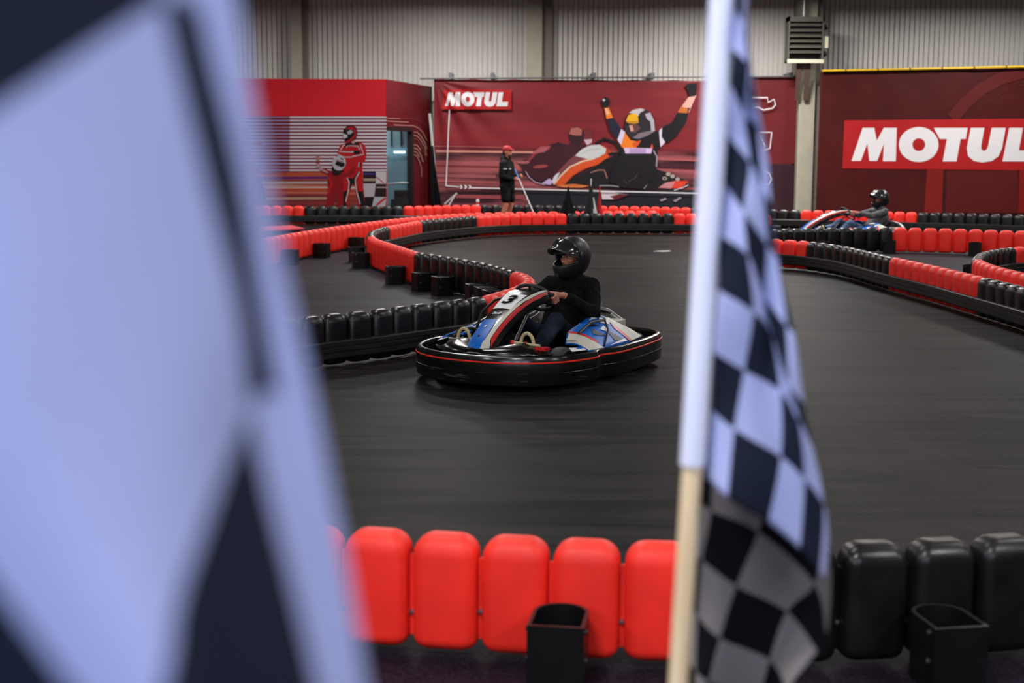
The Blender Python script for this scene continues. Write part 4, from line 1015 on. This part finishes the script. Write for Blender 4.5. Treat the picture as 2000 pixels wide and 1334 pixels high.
    for i in range(len(t.v)): t.v[i] = (t.v[i][0] - .86, t.v[i][1] + .25, t.v[i][2])
    t.build('engine_cover', grey_m, K)
    MB().tube([(-.68, .12, .40), (-.7, .25, .44), (-.74, .32, .42)], .012, 6).build('fuel_hose', black_m, K)
    MB().box(-.62, -.5, .245, .33, .3, .40).build('battery_box', black_m, K, smooth=False); MB().box(-.54, -.5, .26, .34, .33, .37).build('red_cap', redg_m, K, smooth=False)
    MB().tube([(-.68, -.55, .135), (-.68, .55, .135)], .02, 10).build('rear_axle', steel_m, K)
    # rear deck and mudguards
    t = MB(); t.prism([(-1.05, -.55, .19), (-1.05, .55, .19), (-.95, .64, .19), (-.78, .68, .19), (-.76, .5, .19), (-.95, .4, .19), (-.95, -.4, .19), (-.76, -.5, .19), (-.78, -.68, .19), (-.95, -.64, .19)], (0, 0, .012)); t.build('rear_deck', black_m, K)
    # wheels
    for (x, y, r, wd) in ((.43, .47, .142, .13), (.43, -.47, .142, .13), (-.68, .53, .140, .19), (-.68, -.53, .140, .19)):
        h = wd / 2
        wl = MB().lathe([(-h * .8, r * .55), (-h, r * .68), (-h, r * .85), (-h * .75, r * .97), (-h * .3, r), (h * .3, r), (h * .75, r * .97), (h, r * .85), (h, r * .68), (h * .8, r * .55)], 'y', (0, 0, 0), 28).build('wheel', tyre_m, K)
        wl.location = (x, y, r)
        if x > 0: wl.rotation_euler = (0, 0, -.12)
        MB().lathe([(-h * .8, r * .56), (-h * .2, r * .5), (-h * .2, r * .1), (h * .2, r * .1), (h * .2, r * .5), (h * .8, r * .56)], 'y', (0, 0, 0), 20, loop=False).build('rim', steel_m, wl)
    for s in (-1, 1): MB().tube([(.46, s * .42, .14), (.46, s * .2, .12)], .016, 8).build('stub_axle', steel_m, K)
    return K

# ------------------------------------------------------------------ drivers
def hand(mb, P, t, r, n, wrist, wr=.027):
    """five fingers closed round a bar at P: bar direction t, outward r, towards the driver n"""
    R = lambda ph, rho, o: P + t * o + (r * math.cos(ph) + n * math.sin(ph)) * rho
    D = math.radians
    kn = []
    for k, o in enumerate((.034, .012, -.011, -.032)):
        L = (1.0, 1.06, 1.0, .86)[k]
        pts = [R(D(70), .036, o), R(D(10), .033, o), R(D(-60), .028, o), R(D(-60 - 75 * L), .025, o)]
        kn.append(pts[0]); mb.chain(pts, [.0105, .0095, .009, .008], 8)
    w_ = V(wrist)
    for q in kn: mb.capsule(w_.lerp(q, .35), q, .017, .012, 8)
    mb.capsule(w_, (kn[1] + kn[2]) / 2, wr, .02, 10)
    th = [w_.lerp(kn[0], .45), R(D(120), .03, .045), R(D(185), .026, .055), R(D(215), .024, .068)]
    mb.chain(th, [.014, .012, .0105, .009], 8)
def helmet(parent, c, yaw, pitch, shell_m, mark=None, visor_up=True):
    """full-face helmet: shell with eye port, chin vent, hinged visor"""
    hroot = []
    M = Matrix.Translation(V(c)) @ Matrix.Rotation(yaw, 4, 'Z') @ Matrix.Rotation(pitch, 4, 'Y') @ Matrix.Scale(1.1, 4)
    def S(th, ph, off=0.0):
        x = math.cos(ph) * math.cos(th); y = math.cos(ph) * math.sin(th); z = math.sin(ph)
        rx = .168 if x < 0 else .160; rz = .155 if z > 0 else .165
        f = max(0, x) * max(0, -z)
        return M @ V(((rx + off) * x * (1 + .70 * f), (.128 + off) * y * (1 - .10 * max(0, -z)), (rz + off) * z * (1 + .12 * f)))
    t = MB(); nt_, np_ = 48, 26; idx = {}; vs_ = []; fs = []
    p0, p1 = math.radians(-58), math.radians(89)
    for j in range(np_ + 1):
        for i in range(nt_): vs_.append(S(-math.pi + 2 * math.pi * i / nt_, p0 + (p1 - p0) * j / np_))
    for j in range(np_):
        for i in range(nt_):
            th = -math.pi + 2 * math.pi * (i + .5) / nt_; ph = p0 + (p1 - p0) * (j + .5) / np_
            lo_p = -.17 + .06 * (abs(th) / 1.25) ** 2; hi_p = .40 - .10 * (abs(th) / 1.25) ** 2
            if abs(th) < 1.22 and lo_p < ph < hi_p: continue
            a = j * nt_ + i; b = j * nt_ + (i + 1) % nt_; fs.append((a, b, b + nt_, a + nt_))
    fs.append(tuple(np_ * nt_ + i for i in range(nt_)))
    t.add(vs_, fs); h = t.build('helmet', shell_m, parent, angle=60); md = h.modifiers.new('t', 'SOLIDIFY'); md.thickness = .022; md.offset = -1
    md2 = h.modifiers.new('b', 'SUBSURF'); md2.levels = 1; md2.render_levels = 1
    # visor flipped up on its side pivots
    piv = V((.01, 0, .035)); tilt = Matrix.Translation(piv) @ Matrix.Rotation(math.radians(-47 if visor_up else -4), 4, 'Y') @ Matrix.Translation(-piv)
    vs_ = []; fs = []; n1, n2 = 28, 8; Mi = M.inverted()
    for j in range(n2 + 1):
        for i in range(n1 + 1):
            th = -1.42 + 2.84 * i / n1; e = 1 - (abs(th) / 1.42) ** 4 * .75; ph = .04 + (-.28 + .70 * j / n2) * e
            vs_.append(M @ (tilt @ (Mi @ S(th, ph, .012))))
    for j in range(n2):
        for i in range(n1): a = j * (n1 + 1) + i; fs.append((a, a + 1, a + n1 + 2, a + n1 + 1))
    t = MB(); t.add(vs_, fs); v_ = t.build('visor', visor_m, h); md = v_.modifiers.new('t', 'SOLIDIFY'); md.thickness = .003
    edge = [vs_[i] for i in range(n1 + 1)]; MB().tube(edge, .0035, 6).build('visor_rim', rimv_m, h); edge = [vs_[n2 * (n1 + 1) + i] for i in range(n1 + 1)]; MB().tube(edge, .003, 6).build('visor_rim', rimv_m, h)
    for s in (-1, 1):
        t = MB(); q = S(s * 1.42, .2, .016); t.ellipsoid(tuple(q), (.022, .010, .022)); t.build('visor_pivot', rimv_m, h)
    t = MB(); t.prism([S(a, -.62 + .0 * a, .004) for a in (-.16, 0, .16)] + [S(a, -.47, .004) for a in (.2, 0, -.2)], tuple((M.to_3x3() @ V((.006, 0, 0))))); t.build('chin_vent', rimv_m, h, smooth=False)
    t = MB(); t.tube([S(a, -.195 + .055 * (abs(a) / 1.2) ** 2, -.004) for a in [-1.2 + 2.4 * k / 16 for k in range(17)]], .004, 6); t.build('port_seal', black_m, h)
    return h, M
visor_m = mat('smoke_visor', (0.02, 0.02, 0.022), 0.08, coat=0.5); rimv_m = mat('visor_edge', (0.07, 0.07, 0.075), 0.2, 0.2)
shell_m = mat('matt_black_shell', (0.012, 0.012, 0.013), 0.42, var=0.1); shell2_m = mat('gloss_black_shell', (0.010, 0.010, 0.011), 0.25, coat=.3)
swt_m = mat('black_wool', (0.0045, 0.0045, 0.005), 0.9, spec=0.1, var=0.3, vscale=30, bump=.15, bscale=150); gry_m = mat('grey_marl_wool', (0.085, 0.085, 0.09), 0.85, col2=(0.06, 0.06, 0.065), vscale=60, bump=.15, bscale=120)
jean_m = mat('dark_denim', (18, 22, 32), 0.85, spec=.1, col2=(46, 56, 74), vscale=4, lo=.45, hi=.8, bump=.1, bscale=180); jean2_m = mat('mid_denim', (40, 62, 92), 0.8, col2=(70, 95, 130), vscale=4, bump=.1, bscale=180)
shoe_m = mat('black_shoe', (0.01, 0.01, 0.011), 0.6); eye_m = mat('eye', (30, 22, 18), 0.2); eyew_m = mat('eye_white', (200, 195, 190), 0.3); brow_m = mat('brow_hair', (40, 28, 22), 0.8)

def driver(label, K, top_m, leg_m, shell, yaw, lean=0.0, recline=0.0, reach=0.0):
    D_ = thing('person', label, 'person')
    sh = V((-.585 - recline, lean, .675 - recline * .2)); hd = V((-.545 - recline * 1.2, lean * 1.3, .882 - recline * .25)); hp = V((-.43, 0, .195))
    C0 = V((.0, 0, .60)); e1 = V((.72, 0, .69)).normalized(); nn = V((-.69, 0, .72)).normalized()
    body = MB(); top = MB(); leg = MB(); shoes = []
    # head and neck
    Mh = Matrix.Translation(hd) @ Matrix.Rotation(yaw, 4, 'Z')
    hp_ = lambda x, y, z: Mh @ V((x, y, z))
    body.ellipsoid(tuple(hp_(-.005, 0, .02)), (.088, .074, .112), 16, 12); body.capsule(hp_(.045, 0, -.03), hp_(.035, 0, -.075), .05, .042)
    body.capsule(hp_(.085, 0, .005), hp_(.102, 0, -.025), .009, .014, 8)
    for s in (-1, 1): body.capsule(hp_(.072, s * .014, .035), hp_(.066, s * .05, .035), .014, .012, 8); body.capsule(hp_(.066, s * .036, -.012), hp_(.05, s * .055, -.01), .022, .018, 8)
    body.capsule(hp_(-.015, 0, -.06), sh + V((.02, 0, .07)), .058, .062); body.capsule(sh + V((.02, 0, .07)), sh + V((0, 0, -.05)), .065, .10)
    # torso under the sweater
    body.capsule(sh + V((0, 0, -.08)), hp + V((0, 0, .05)), .08, .08)
    top.capsule(sh + V((.02, -.13, -.03)), sh + V((.02, .13, -.03)), .095, .095, 14); top.capsule(sh + V((.01, -.09, -.14)), sh + V((.01, .09, -.14)), .122, .122, 14)
    top.capsule(sh + V((.03, -.07, -.14)), hp + V((-.02, -.06, .06)), .125, .135, 14); top.capsule(sh + V((.03, .07, -.14)), hp + V((-.02, .06, .06)), .125, .135, 14)
    top.capsule(sh + V((.02, -.06, .02)), sh + V((.02, .06, .02)), .07, .07, 12)
    leg.capsule(hp + V((0, -.09, 0)), hp + V((0, .09, 0)), .13, .13, 14)
    for s in (-1, 1):
        a = sh + V((.02, s * .185, -.015)); e = V((-.33 - recline * .3, s * .345 + lean * .6, .46)); P = C0 + V((0, s * .165, 0)); r = V((0, s, 0))
        w_ = P + nn * .045 + r * .035 + V((-.075, 0, -.012))
        e = e.lerp((a + w_) / 2, reach)
        top.chain([a, e, w_ + (e - w_) * .16], [.073, .058, .042], 14); body.chain([a, e, w_], [.045, .04, .028], 10)
        hand(body, P, e1, r, nn, w_)
        k = V((.06, s * .215, .425)); an = V((.44, s * .19, .15)); h0 = hp + V((.02, s * .1, .01))
        leg.chain([h0, k, an + (k - an) * .08], [.105, .072, .055], 14); leg.capsule(k, k + V((.02, 0, -.03)), .075, .07, 12)
        body.chain([h0, k, an], [.07, .05, .036], 10); body.capsule(an, an + V((.16, 0, .02)), .035, .03, 8)
        S_ = MB(); S_.chain([an + V((-.02, 0, -.01)), an + V((.08, 0, .005)), an + V((.2, 0, .05))], [.052, .048, .036], 12); shoes.append(S_)
    fuse('body', body, .0055, skin_m, D_, 5)
    fuse('sweater', top, .011, top_m, D_, 8, .010, 11, 1); fuse('jeans', leg, .011, leg_m, D_, 6, .008, 12, 2)
    for S_ in shoes: fuse('shoe', S_, .008, shoe_m, D_, 5)
    for s in (-1, 1):
        MB().ellipsoid(tuple(hp_(.073, s * .033, .018)), (.012, .014, .007)).build('eye', eyew_m, D_); MB().ellipsoid(tuple(hp_(.083, s * .033, .018)), (.004, .006, .006)).build('iris', eye_m, D_)
        MB().capsule(hp_(.084, s * .014, .043), hp_(.074, s * .054, .045), .005, .004, 6).build('eyebrow', brow_m, D_)
    helmet(D_, hd + V((0, 0, .012)), yaw, .22, shell)
    D_.location = K.location; D_.rotation_euler = K.rotation_euler
    return D_
k1 = make_kart('blue and white kart with number three plate sliding round the bend', '3')
k1.location = (.185, 11.36, 0.0); k1.rotation_euler = (0, 0, math.atan2(-.87, -.49))
driver('person in black sweater and matt black helmet driving the number three kart', k1, swt_m, jean_m, shell_m, math.radians(-18), lean=.035)
k2 = copy_tree(k1); k2['label'] = 'distant kart with blue and red nose half hidden behind the right barrier'
k1['group'] = k2['group'] = 'rental karts on the track'
pk = gz(1652, 455, 0); k2.location = (at(1655, 440, 26.4).x, 26.4, 0); k2.rotation_euler = (0, 0, math.radians(180 + 14))
driver('person in grey sweater and glossy black helmet driving the distant kart', k2, gry_m, jean2_m, shell2_m, math.radians(10), recline=.09, reach=.6)

# ------------------------------------------------------------------ marshal between the barriers
def marshal():
    P = gz(990, 444, 0.0); P.z = 0
    D_ = thing('person', 'person in black jacket, shorts and red cap standing before the racer banner', 'person', tuple(P), math.radians(-28))
    body = MB(); jac = MB(); sho = MB()
    body.ellipsoid((.01, 0, 1.68), (.092, .075, .12), 14, 10); body.capsule((.06, 0, 1.62), (.055, 0, 1.585), .05, .045); body.capsule((.1, 0, 1.675), (.112, 0, 1.65), .012, .016, 8)
    body.capsule((-.01, 0, 1.6), (-.02, 0, 1.45), .055, .07); body.capsule((-.02, 0, 1.4), (-.01, 0, .95), .09, .09)
    for s in (-1, 1): body.ellipsoid((-.01, s * .075, 1.67), (.02, .012, .03), 8, 6)
    jac.capsule((-.02, -.13, 1.42), (-.02, .13, 1.42), .095, .095, 12); jac.capsule((-.01, -.07, 1.3), (0, -.06, .95), .14, .145, 14); jac.capsule((-.01, .07, 1.3), (0, .06, .95), .14, .145, 14)
    jac.capsule((-.04, -.05, 1.52), (-.04, .05, 1.52), .085, .085, 12); jac.capsule((-.09, 0, 1.54), (-.1, 0, 1.46), .08, .08, 10)
    sho.capsule((0, -.07, .92), (0, .07, .92), .145, .145, 12)
    for s in (-1, 1):
        a = V((-.02, s * .2, 1.41)); e = V((.0, s * .27, 1.13)); w_ = V((.22, s * .12, 1.08 if s < 0 else 1.14))
        jac.chain([a, e, w_], [.075, .06, .048], 12); body.chain([a, e, w_ + (w_ - e) * .12], [.045, .04, .03], 10)
        pp = w_ + V((.07, -s * .02, .01)); hand(body, pp, V((.45, .05, -.88)).normalized(), V((.88, s * .0, .45)).normalized(), V((-.05, s * 1.0, .0)).normalized(), w_)
        h0 = V((0, s * .095, .9)); k = V((.03, s * .115, .5)); an = V((-.02, s * .12, .09))
        sho.chain([h0, k + V((0, 0, .14))], [.125, .105], 12); body.chain([h0, k, V((-.02, s * .12, .33)), an], [.085, .06, .062, .042], 12); body.capsule(an + V((-.02, 0, -.03)), an + V((.13, 0, -.05)), .035, .03, 8)
        S_ = MB(); S_.chain([an + V((-.04, 0, -.035)), an + V((.06, 0, -.04)), an + V((.17, 0, -.05))], [.05, .048, .038], 10); fuse('shoe', S_, .012, shoe_m, D_, 3)
    fuse('body', body, .010, skin_m, D_, 4)
    jo = fuse('jacket', jac, .016, mat('black_softshell', (0.005, 0.005, 0.0055), 0.8, spec=.15), D_, 5, .012, 9, 3); fuse('shorts', sho, .016, mat('black_shorts', (0.005, 0.005, 0.0055), 0.8, spec=.15), D_, 4, .008, 9, 5)
    for (x, y, z) in ((.08, -.235, 1.3), (.115, -.1, 1.3)):
        MB().box(x - .03, x + .03, y - .03, y + .012, z, z + .02).build('chest_mark', white_m, jo, smooth=False)
    cap = MB(); cap.ellipsoid((-.005, 0, 1.735), (.108, .088, .085), 16, 10); cap.prism([(.06, -.07, 1.735), (.14, -.06, 1.722), (.18, 0, 1.715), (.14, .06, 1.722), (.06, .07, 1.735)], (0, 0, .012))
    cap.build('cap', mat('red_cap_cloth', (170, 22, 40), 0.7), D_)
    t = MB(); t.ellipsoid((-.035, 0, 1.665), (.075, .078, .075)); t.build('hair', brow_m, D_)
    t = MB(); t.ellipsoid((.068, 0, 1.59), (.045, .052, .055)); t.build('beard', brow_m, D_)
    for s in (-1, 1): MB().ellipsoid((.094, s * .033, 1.69), (.008, .011, .008)).build('eye', eye_m, D_)
    return D_
MA = marshal()
Mw = Matrix.Translation(MA.location) @ Matrix.Rotation(MA.rotation_euler.z, 4, 'Z')
ctr = Mw @ V((.29, 0.0, 1.10))
dr = V((.42, -.25, -.95)).normalized()
tip = ctr + dr * ((ctr.z - .02) / -dr.z); topp = ctr - dr * .22
pole = thing('marshal_stick', 'slim white stick with blue grip held by the person in the red cap', 'stick', tuple(tip))
lc = lambda q: V(q) - tip
MB().tube([lc(tip), lc(ctr)], .014, 8).build('shaft', white_m, pole); MB().tube([lc(ctr), lc(topp)], .018, 8).build('grip', mat('blue_grip', (50, 120, 190), 0.5), pole)
MB().tube([lc(tip), lc(tip - dr * .12)], .024, 8).build('tip', mat('yellow_tip', (170, 165, 70), 0.5), pole)

# small signal flags on sticks behind the far barrier
def drape(label, px, ptop, Y, mats, w_, cat='flag'):
    b = at(px, ptop, Y); g = thing('signal_flag', label, cat, (b.x, Y, 0), group='signal flags behind the far barrier')
    H_ = b.z; MB().tube([(0, 0, 0), (0.03, 0, H_ + .02)], .012, 8).build('stick', mats[-1], g)
    rings = []; n = 30
    for j in range(9):
        f = j / 8; z = H_ - f * (H_ - .12); r = w_ * (.05 + .95 * f ** 1.15)
        rings.append([(.03 * (1 - f) + r * math.cos(2 * math.pi * k / n) * (1 + .3 * f * math.cos(10 * math.pi * k / n + 1.5 * f)), r * .4 * math.sin(2 * math.pi * k / n) * (1 + .6 * f * math.cos(10 * math.pi * k / n + .8)), z - .05 * math.sin(4 * math.pi * k / n) * f) for k in range(n)])
    t = MB(); t.loft(rings); o = t.build('cloth', mats[:-1], g)
    if len(mats) > 2:
        for q in o.data.polygons:
            if q.center.x > w_ * .42: q.material_index = 1
    return g
fk = mat('black_flag_cloth', (0.006, 0.006, 0.007), 0.85, spec=.1); fr_ = mat('red_flag_cloth', (170, 20, 24), 0.75); fg = mat('grey_flag_cloth', (0.02, 0.021, 0.023), 0.85, spec=.1); fw_ = mat('pale_flag_cloth', (190, 188, 184), 0.75)
drape('black signal flag drooping on its stick left of the grey one', 1107, 366, 29.6, [fk, black_m], .25)
drape('dark grey and white signal flag drooping between the black and red ones', 1152, 351, 29.6, [fg, fw_, white_m], .19)
drape('narrow red signal flag drooping right of the grey and white one', 1169, 366, 29.7, [fr_, redg_m], .10)

# bits along the far barrier
bp_ = gz(933, 402, .44); q = bp_
bo = thing('drink_bottle', 'small white bottle with orange cap standing on the far red barrier', 'bottle', (q.x, q.y, .44))
MB().lathe([(0, .001), (0, .035), (.13, .036), (.16, .022), (.17, .018), (.17, .001)], 'z', n=14, loop=False).build('body', white_m, bo)
MB().lathe([(.165, .001), (.165, .024), (.21, .022), (.21, .001)], 'z', n=12, loop=False).build('cap', pin_m, bo)
MB().lathe([(.05, .0365), (.05, .038), (.09, .038), (.09, .0365)], 'z', n=12, loop=False).build('label_band', pin_m, bo)
g0 = at(862, 412, 35.0); g1 = at(890, 379, 36.3)
br = thing('floor_squeegee', 'pale handled floor squeegee leaning behind the far barrier near the booth', 'squeegee', (g0.x, g0.y, 0))
hd_ = V((g1.x - g0.x, g1.y - g0.y, g1.z)); MB().tube([(0, 0, .05), hd_], .017, 8).build('handle', al_m, br); MB().tube([hd_ + V((-.28, 0, -.26)), hd_ + V((.04, 0, .02))], .03, 8).build('blade_bar', al_m, br)
MB().box(-.25, .25, -.03, .03, 0, .06).build('foot_bar', black_m, br, smooth=False)

# low red topped platform beyond the long red barrier
pf = [gz(x, y, .22) for x, y in ((420, 455), (600, 445.5), (575, 439.5), (440, 445))]
c = sum(pf, V((0, 0, 0))) / 4; c.z = 0
pl_ = thing('low_platform', 'low black platform with a bright red top left behind the long red barrier', 'platform', tuple(c))
t = MB(); t.prism([(q.x - c.x, q.y - c.y, 0) for q in pf], (0, 0, .20)); t.build('base', black_m, pl_, smooth=False)
t = MB(); t.prism([((q.x - c.x) * .93, (q.y - c.y) * .93, .20) for q in pf], (0, 0, .02)); t.build('red_top', mat('red_mat', (200, 60, 70), 0.5), pl_, smooth=False)

# white patch painted on the track for a reflected lamp glint
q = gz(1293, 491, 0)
t = MB(); t.prism([(-.16, -.05, .0), (.02, -.12, .0), (.16, .0, .0), (.13, .12, .0), (-.06, .06, .0)], (0, 0, .006)); o = t.build('painted_glint', white_m, smooth=False); o.location = (q.x, q.y, .001)
tag(o, 'small white patch painting a light glint on the track right of the driver helmet', 'painted glint')

# ------------------------------------------------------------------ checkered flags in the foreground
def grid_cloth(G, sub, colour, ins=None):
    """G[row][col] = control points; returns smooth cloth with checks as face materials"""
    rows = [catmull([V(p) for p in r], sub) for r in G]
    cols = [catmull([r[i] for r in rows], sub) for i in range(len(rows[0]))]   # cols[i][j]
    t = MB(); nx, ny = len(cols), len(cols[0]); vs_ = [cols[i][j] for j in range(ny) for i in range(nx)]
    for j in range(ny - 1):
        for i in range(nx - 1):
            a = j * nx + i
            t.f.append([a, a + 1, a + nx + 1, a + nx]); t.m.append(colour(j // sub, i // sub))
    t.v = [tuple(p) for p in vs_]
    return t
def fat(o, th=.0012):
    md = o.modifiers.new('thickness', 'SOLIDIFY'); md.thickness = th; md.offset = 0
# upright flag at two metres
DF = 2.05
def fp(x, y, d=0.0): return at(x, y, DF + d)
C0_ = [(1442, -150), (1438, -70), (1434, 10), (1430, 95), (1426, 166), (1419, 263), (1414, 355), (1406, 461), (1403, 566), (1394, 688), (1390, 800), (1378, 930)]
C1_ = [(1452, -120), (1452, -45), (1452, 45), (1461, 126), (1453, 223), (1464, 317), (1453, 414), (1460, 498), (1471, 609), (1453, 723), (1434, 838), (1421, 972)]
C2_ = [(1456, -90), (1458, -20), (1460, 70), (1470, 160), (1480, 250), (1490, 370), (1498, 478), (1492, 578), (1508, 656), (1524, 764), (1525, 892), (1500, 1020)]
C3_ = [(1458, -70), (1460, 10), (1464, 100), (1476, 190), (1496, 290), (1506, 400), (1518, 510), (1536, 636), (1542, 752), (1560, 822), (1571, 936), (1562, 1072)]
C4_ = [(1450, -60), (1452, 30), (1458, 130), (1470, 225), (1490, 310), (1504, 440), (1522, 545), (1552, 660), (1570, 790), (1588, 880), (1608, 985), (1600, 1120)]
C5_ = [(1446, -50), (1448, 40), (1452, 140), (1460, 240), (1480, 330), (1494, 460), (1510, 570), (1536, 690), (1560, 810), (1584, 905), (1616, 1030), (1612, 1130)]
DD = [0.0, -.012, .012, -.006, .022, .06]
G = [[fp(*c[j], DD[i] + .012 * math.sin(j * 1.3 + i * 2.1)) for i, c in enumerate((C0_, C1_, C2_, C3_, C4_, C5_))] for j in range(12)]
# sleeve + pole (leans slightly)
pt, pm = fp(1421, -160, .0), fp(1352, 908, .0)
ax = (pm - pt).normalized(); foot = pt + ax * ((pt.z) / -ax.z)
fl = thing('checkered_flag', 'checkered flag on a wooden pole upright in front of the track', 'flag', tuple(foot), group='checkered flags in the foreground')
rel = lambda q: q - foot
for r_ in G:
    for i in range(len(r_)): r_[i] = rel(r_[i])
t = grid_cloth(G, 7, lambda j, i: 1 if (i + j) % 2 == 1 else 0)
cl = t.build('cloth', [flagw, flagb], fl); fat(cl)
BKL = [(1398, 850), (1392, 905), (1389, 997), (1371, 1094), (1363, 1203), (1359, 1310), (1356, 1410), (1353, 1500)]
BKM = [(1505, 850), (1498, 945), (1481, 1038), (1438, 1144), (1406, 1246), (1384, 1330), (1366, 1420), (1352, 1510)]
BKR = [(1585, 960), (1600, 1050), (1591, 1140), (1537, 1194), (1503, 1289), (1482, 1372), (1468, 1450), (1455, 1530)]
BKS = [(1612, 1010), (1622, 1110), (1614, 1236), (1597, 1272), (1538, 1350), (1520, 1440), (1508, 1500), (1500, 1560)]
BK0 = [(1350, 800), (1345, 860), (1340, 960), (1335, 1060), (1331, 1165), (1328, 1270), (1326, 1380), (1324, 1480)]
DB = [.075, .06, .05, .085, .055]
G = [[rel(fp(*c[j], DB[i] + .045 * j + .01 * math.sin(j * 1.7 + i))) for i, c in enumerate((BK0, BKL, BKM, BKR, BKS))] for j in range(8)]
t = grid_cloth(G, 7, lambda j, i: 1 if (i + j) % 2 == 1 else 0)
cb = t.build('cloth_back_fold', [mat('flag_shaded_white', (140, 134, 134), 0.8, spec=.1, bump=.15, bscale=220), mat('flag_shaded_black', (0.008, 0.008, 0.010), 0.85, spec=.1)], fl); fat(cb)  # shade of the lower fold painted as darker, greyer copies of the cloth
MB().tube([rel(pt), rel(pm)], .0185, 16).build('sleeve', slv_m, fl)
MB().tube([rel(pt) - ax * .03, rel(foot)], .0145, 14).build('pole', wood_m, fl)
MB().lathe([(0, .001), (0, .16), (.02, .16), (.035, .05), (.12, .03), (.12, .001)], 'z', n=24, loop=False).build('stand', black_m, fl)

# flag almost touching the lens at the left
DN = .50
def np_(x, y, d=0.0): return at(x, y, DN + d)
K_1 = [(-1050, 250), (-1100, 700), (-1080, 900), (-950, 1150), (-700, 1500), (-420, 1850), (-250, 2100), (-150, 2300), (-50, 2600)]
K0 = [(-420, -500), (-560, -60), (-480, 520), (-230, 850), (50, 1220), (230, 1470), (300, 1650), (350, 1850), (400, 2200)]
K1 = [(215, -700), (250, -340), (315, 5), (392, 330), (462, 600), (486, 800), (520, 960), (570, 1150), (650, 1480)]
K2 = [(300, -700), (330, -340), (390, 20), (466, 330), (510, 590), (545, 770), (600, 960), (640, 1150), (712, 1480)]
K3 = [(360, -700), (400, -340), (462, 10), (515, 330), (562, 560), (608, 760), (648, 960), (684, 1150), (735, 1480)]
SUBR = [(-1, -1), ]
rowid = [-1, -1, 0, 0, 0, 1, 1, 1]
DDN = [.02, .0, .006, .0, .012]
# inner control columns between K0 and K1 keep the wide check evenly curved
Kh = [((a[0] + b[0]) / 2, (a[1] + b[1]) / 2) for a, b in zip(K0, K1)]
colset = (K_1, K0, Kh, K1, K2, K3); colid = [-1, 0, 0, 1, 2]; dd = [.05, .02, .05, .13, .15, .16]
G = [[np_(*c[j], dd[i]) for i, c in enumerate(colset)] for j in range(9)]
base = np_(-1150, 700, .06); foot2 = V((base.x, base.y, 0))
fl2 = thing('checkered_flag', 'large blurred checkered flag close to the lens filling the left side', 'flag', tuple(foot2), group='checkered flags in the foreground')
G = [[q - foot2 for q in r_] for r_ in G]
t = grid_cloth(G, 6, lambda j, i: 1 if (i < 4 and (rowid[min(j, 7)] + colid[i]) % 2 == 1) else 0)
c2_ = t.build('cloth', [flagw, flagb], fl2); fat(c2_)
top2 = V((base.x, base.y, 2.25)) - foot2
MB().tube([(0, 0, .01), top2], .0145, 14).build('pole', wood_m, fl2)
MB().tube([(0, 0, 1.55), top2 - V((0, 0, .03))], .0185, 14).build('sleeve', slv_m, fl2)
MB().lathe([(0, .001), (0, .16), (.02, .16), (.035, .05), (.12, .03), (.12, .001)], 'z', n=24, loop=False).build('stand', black_m, fl2)
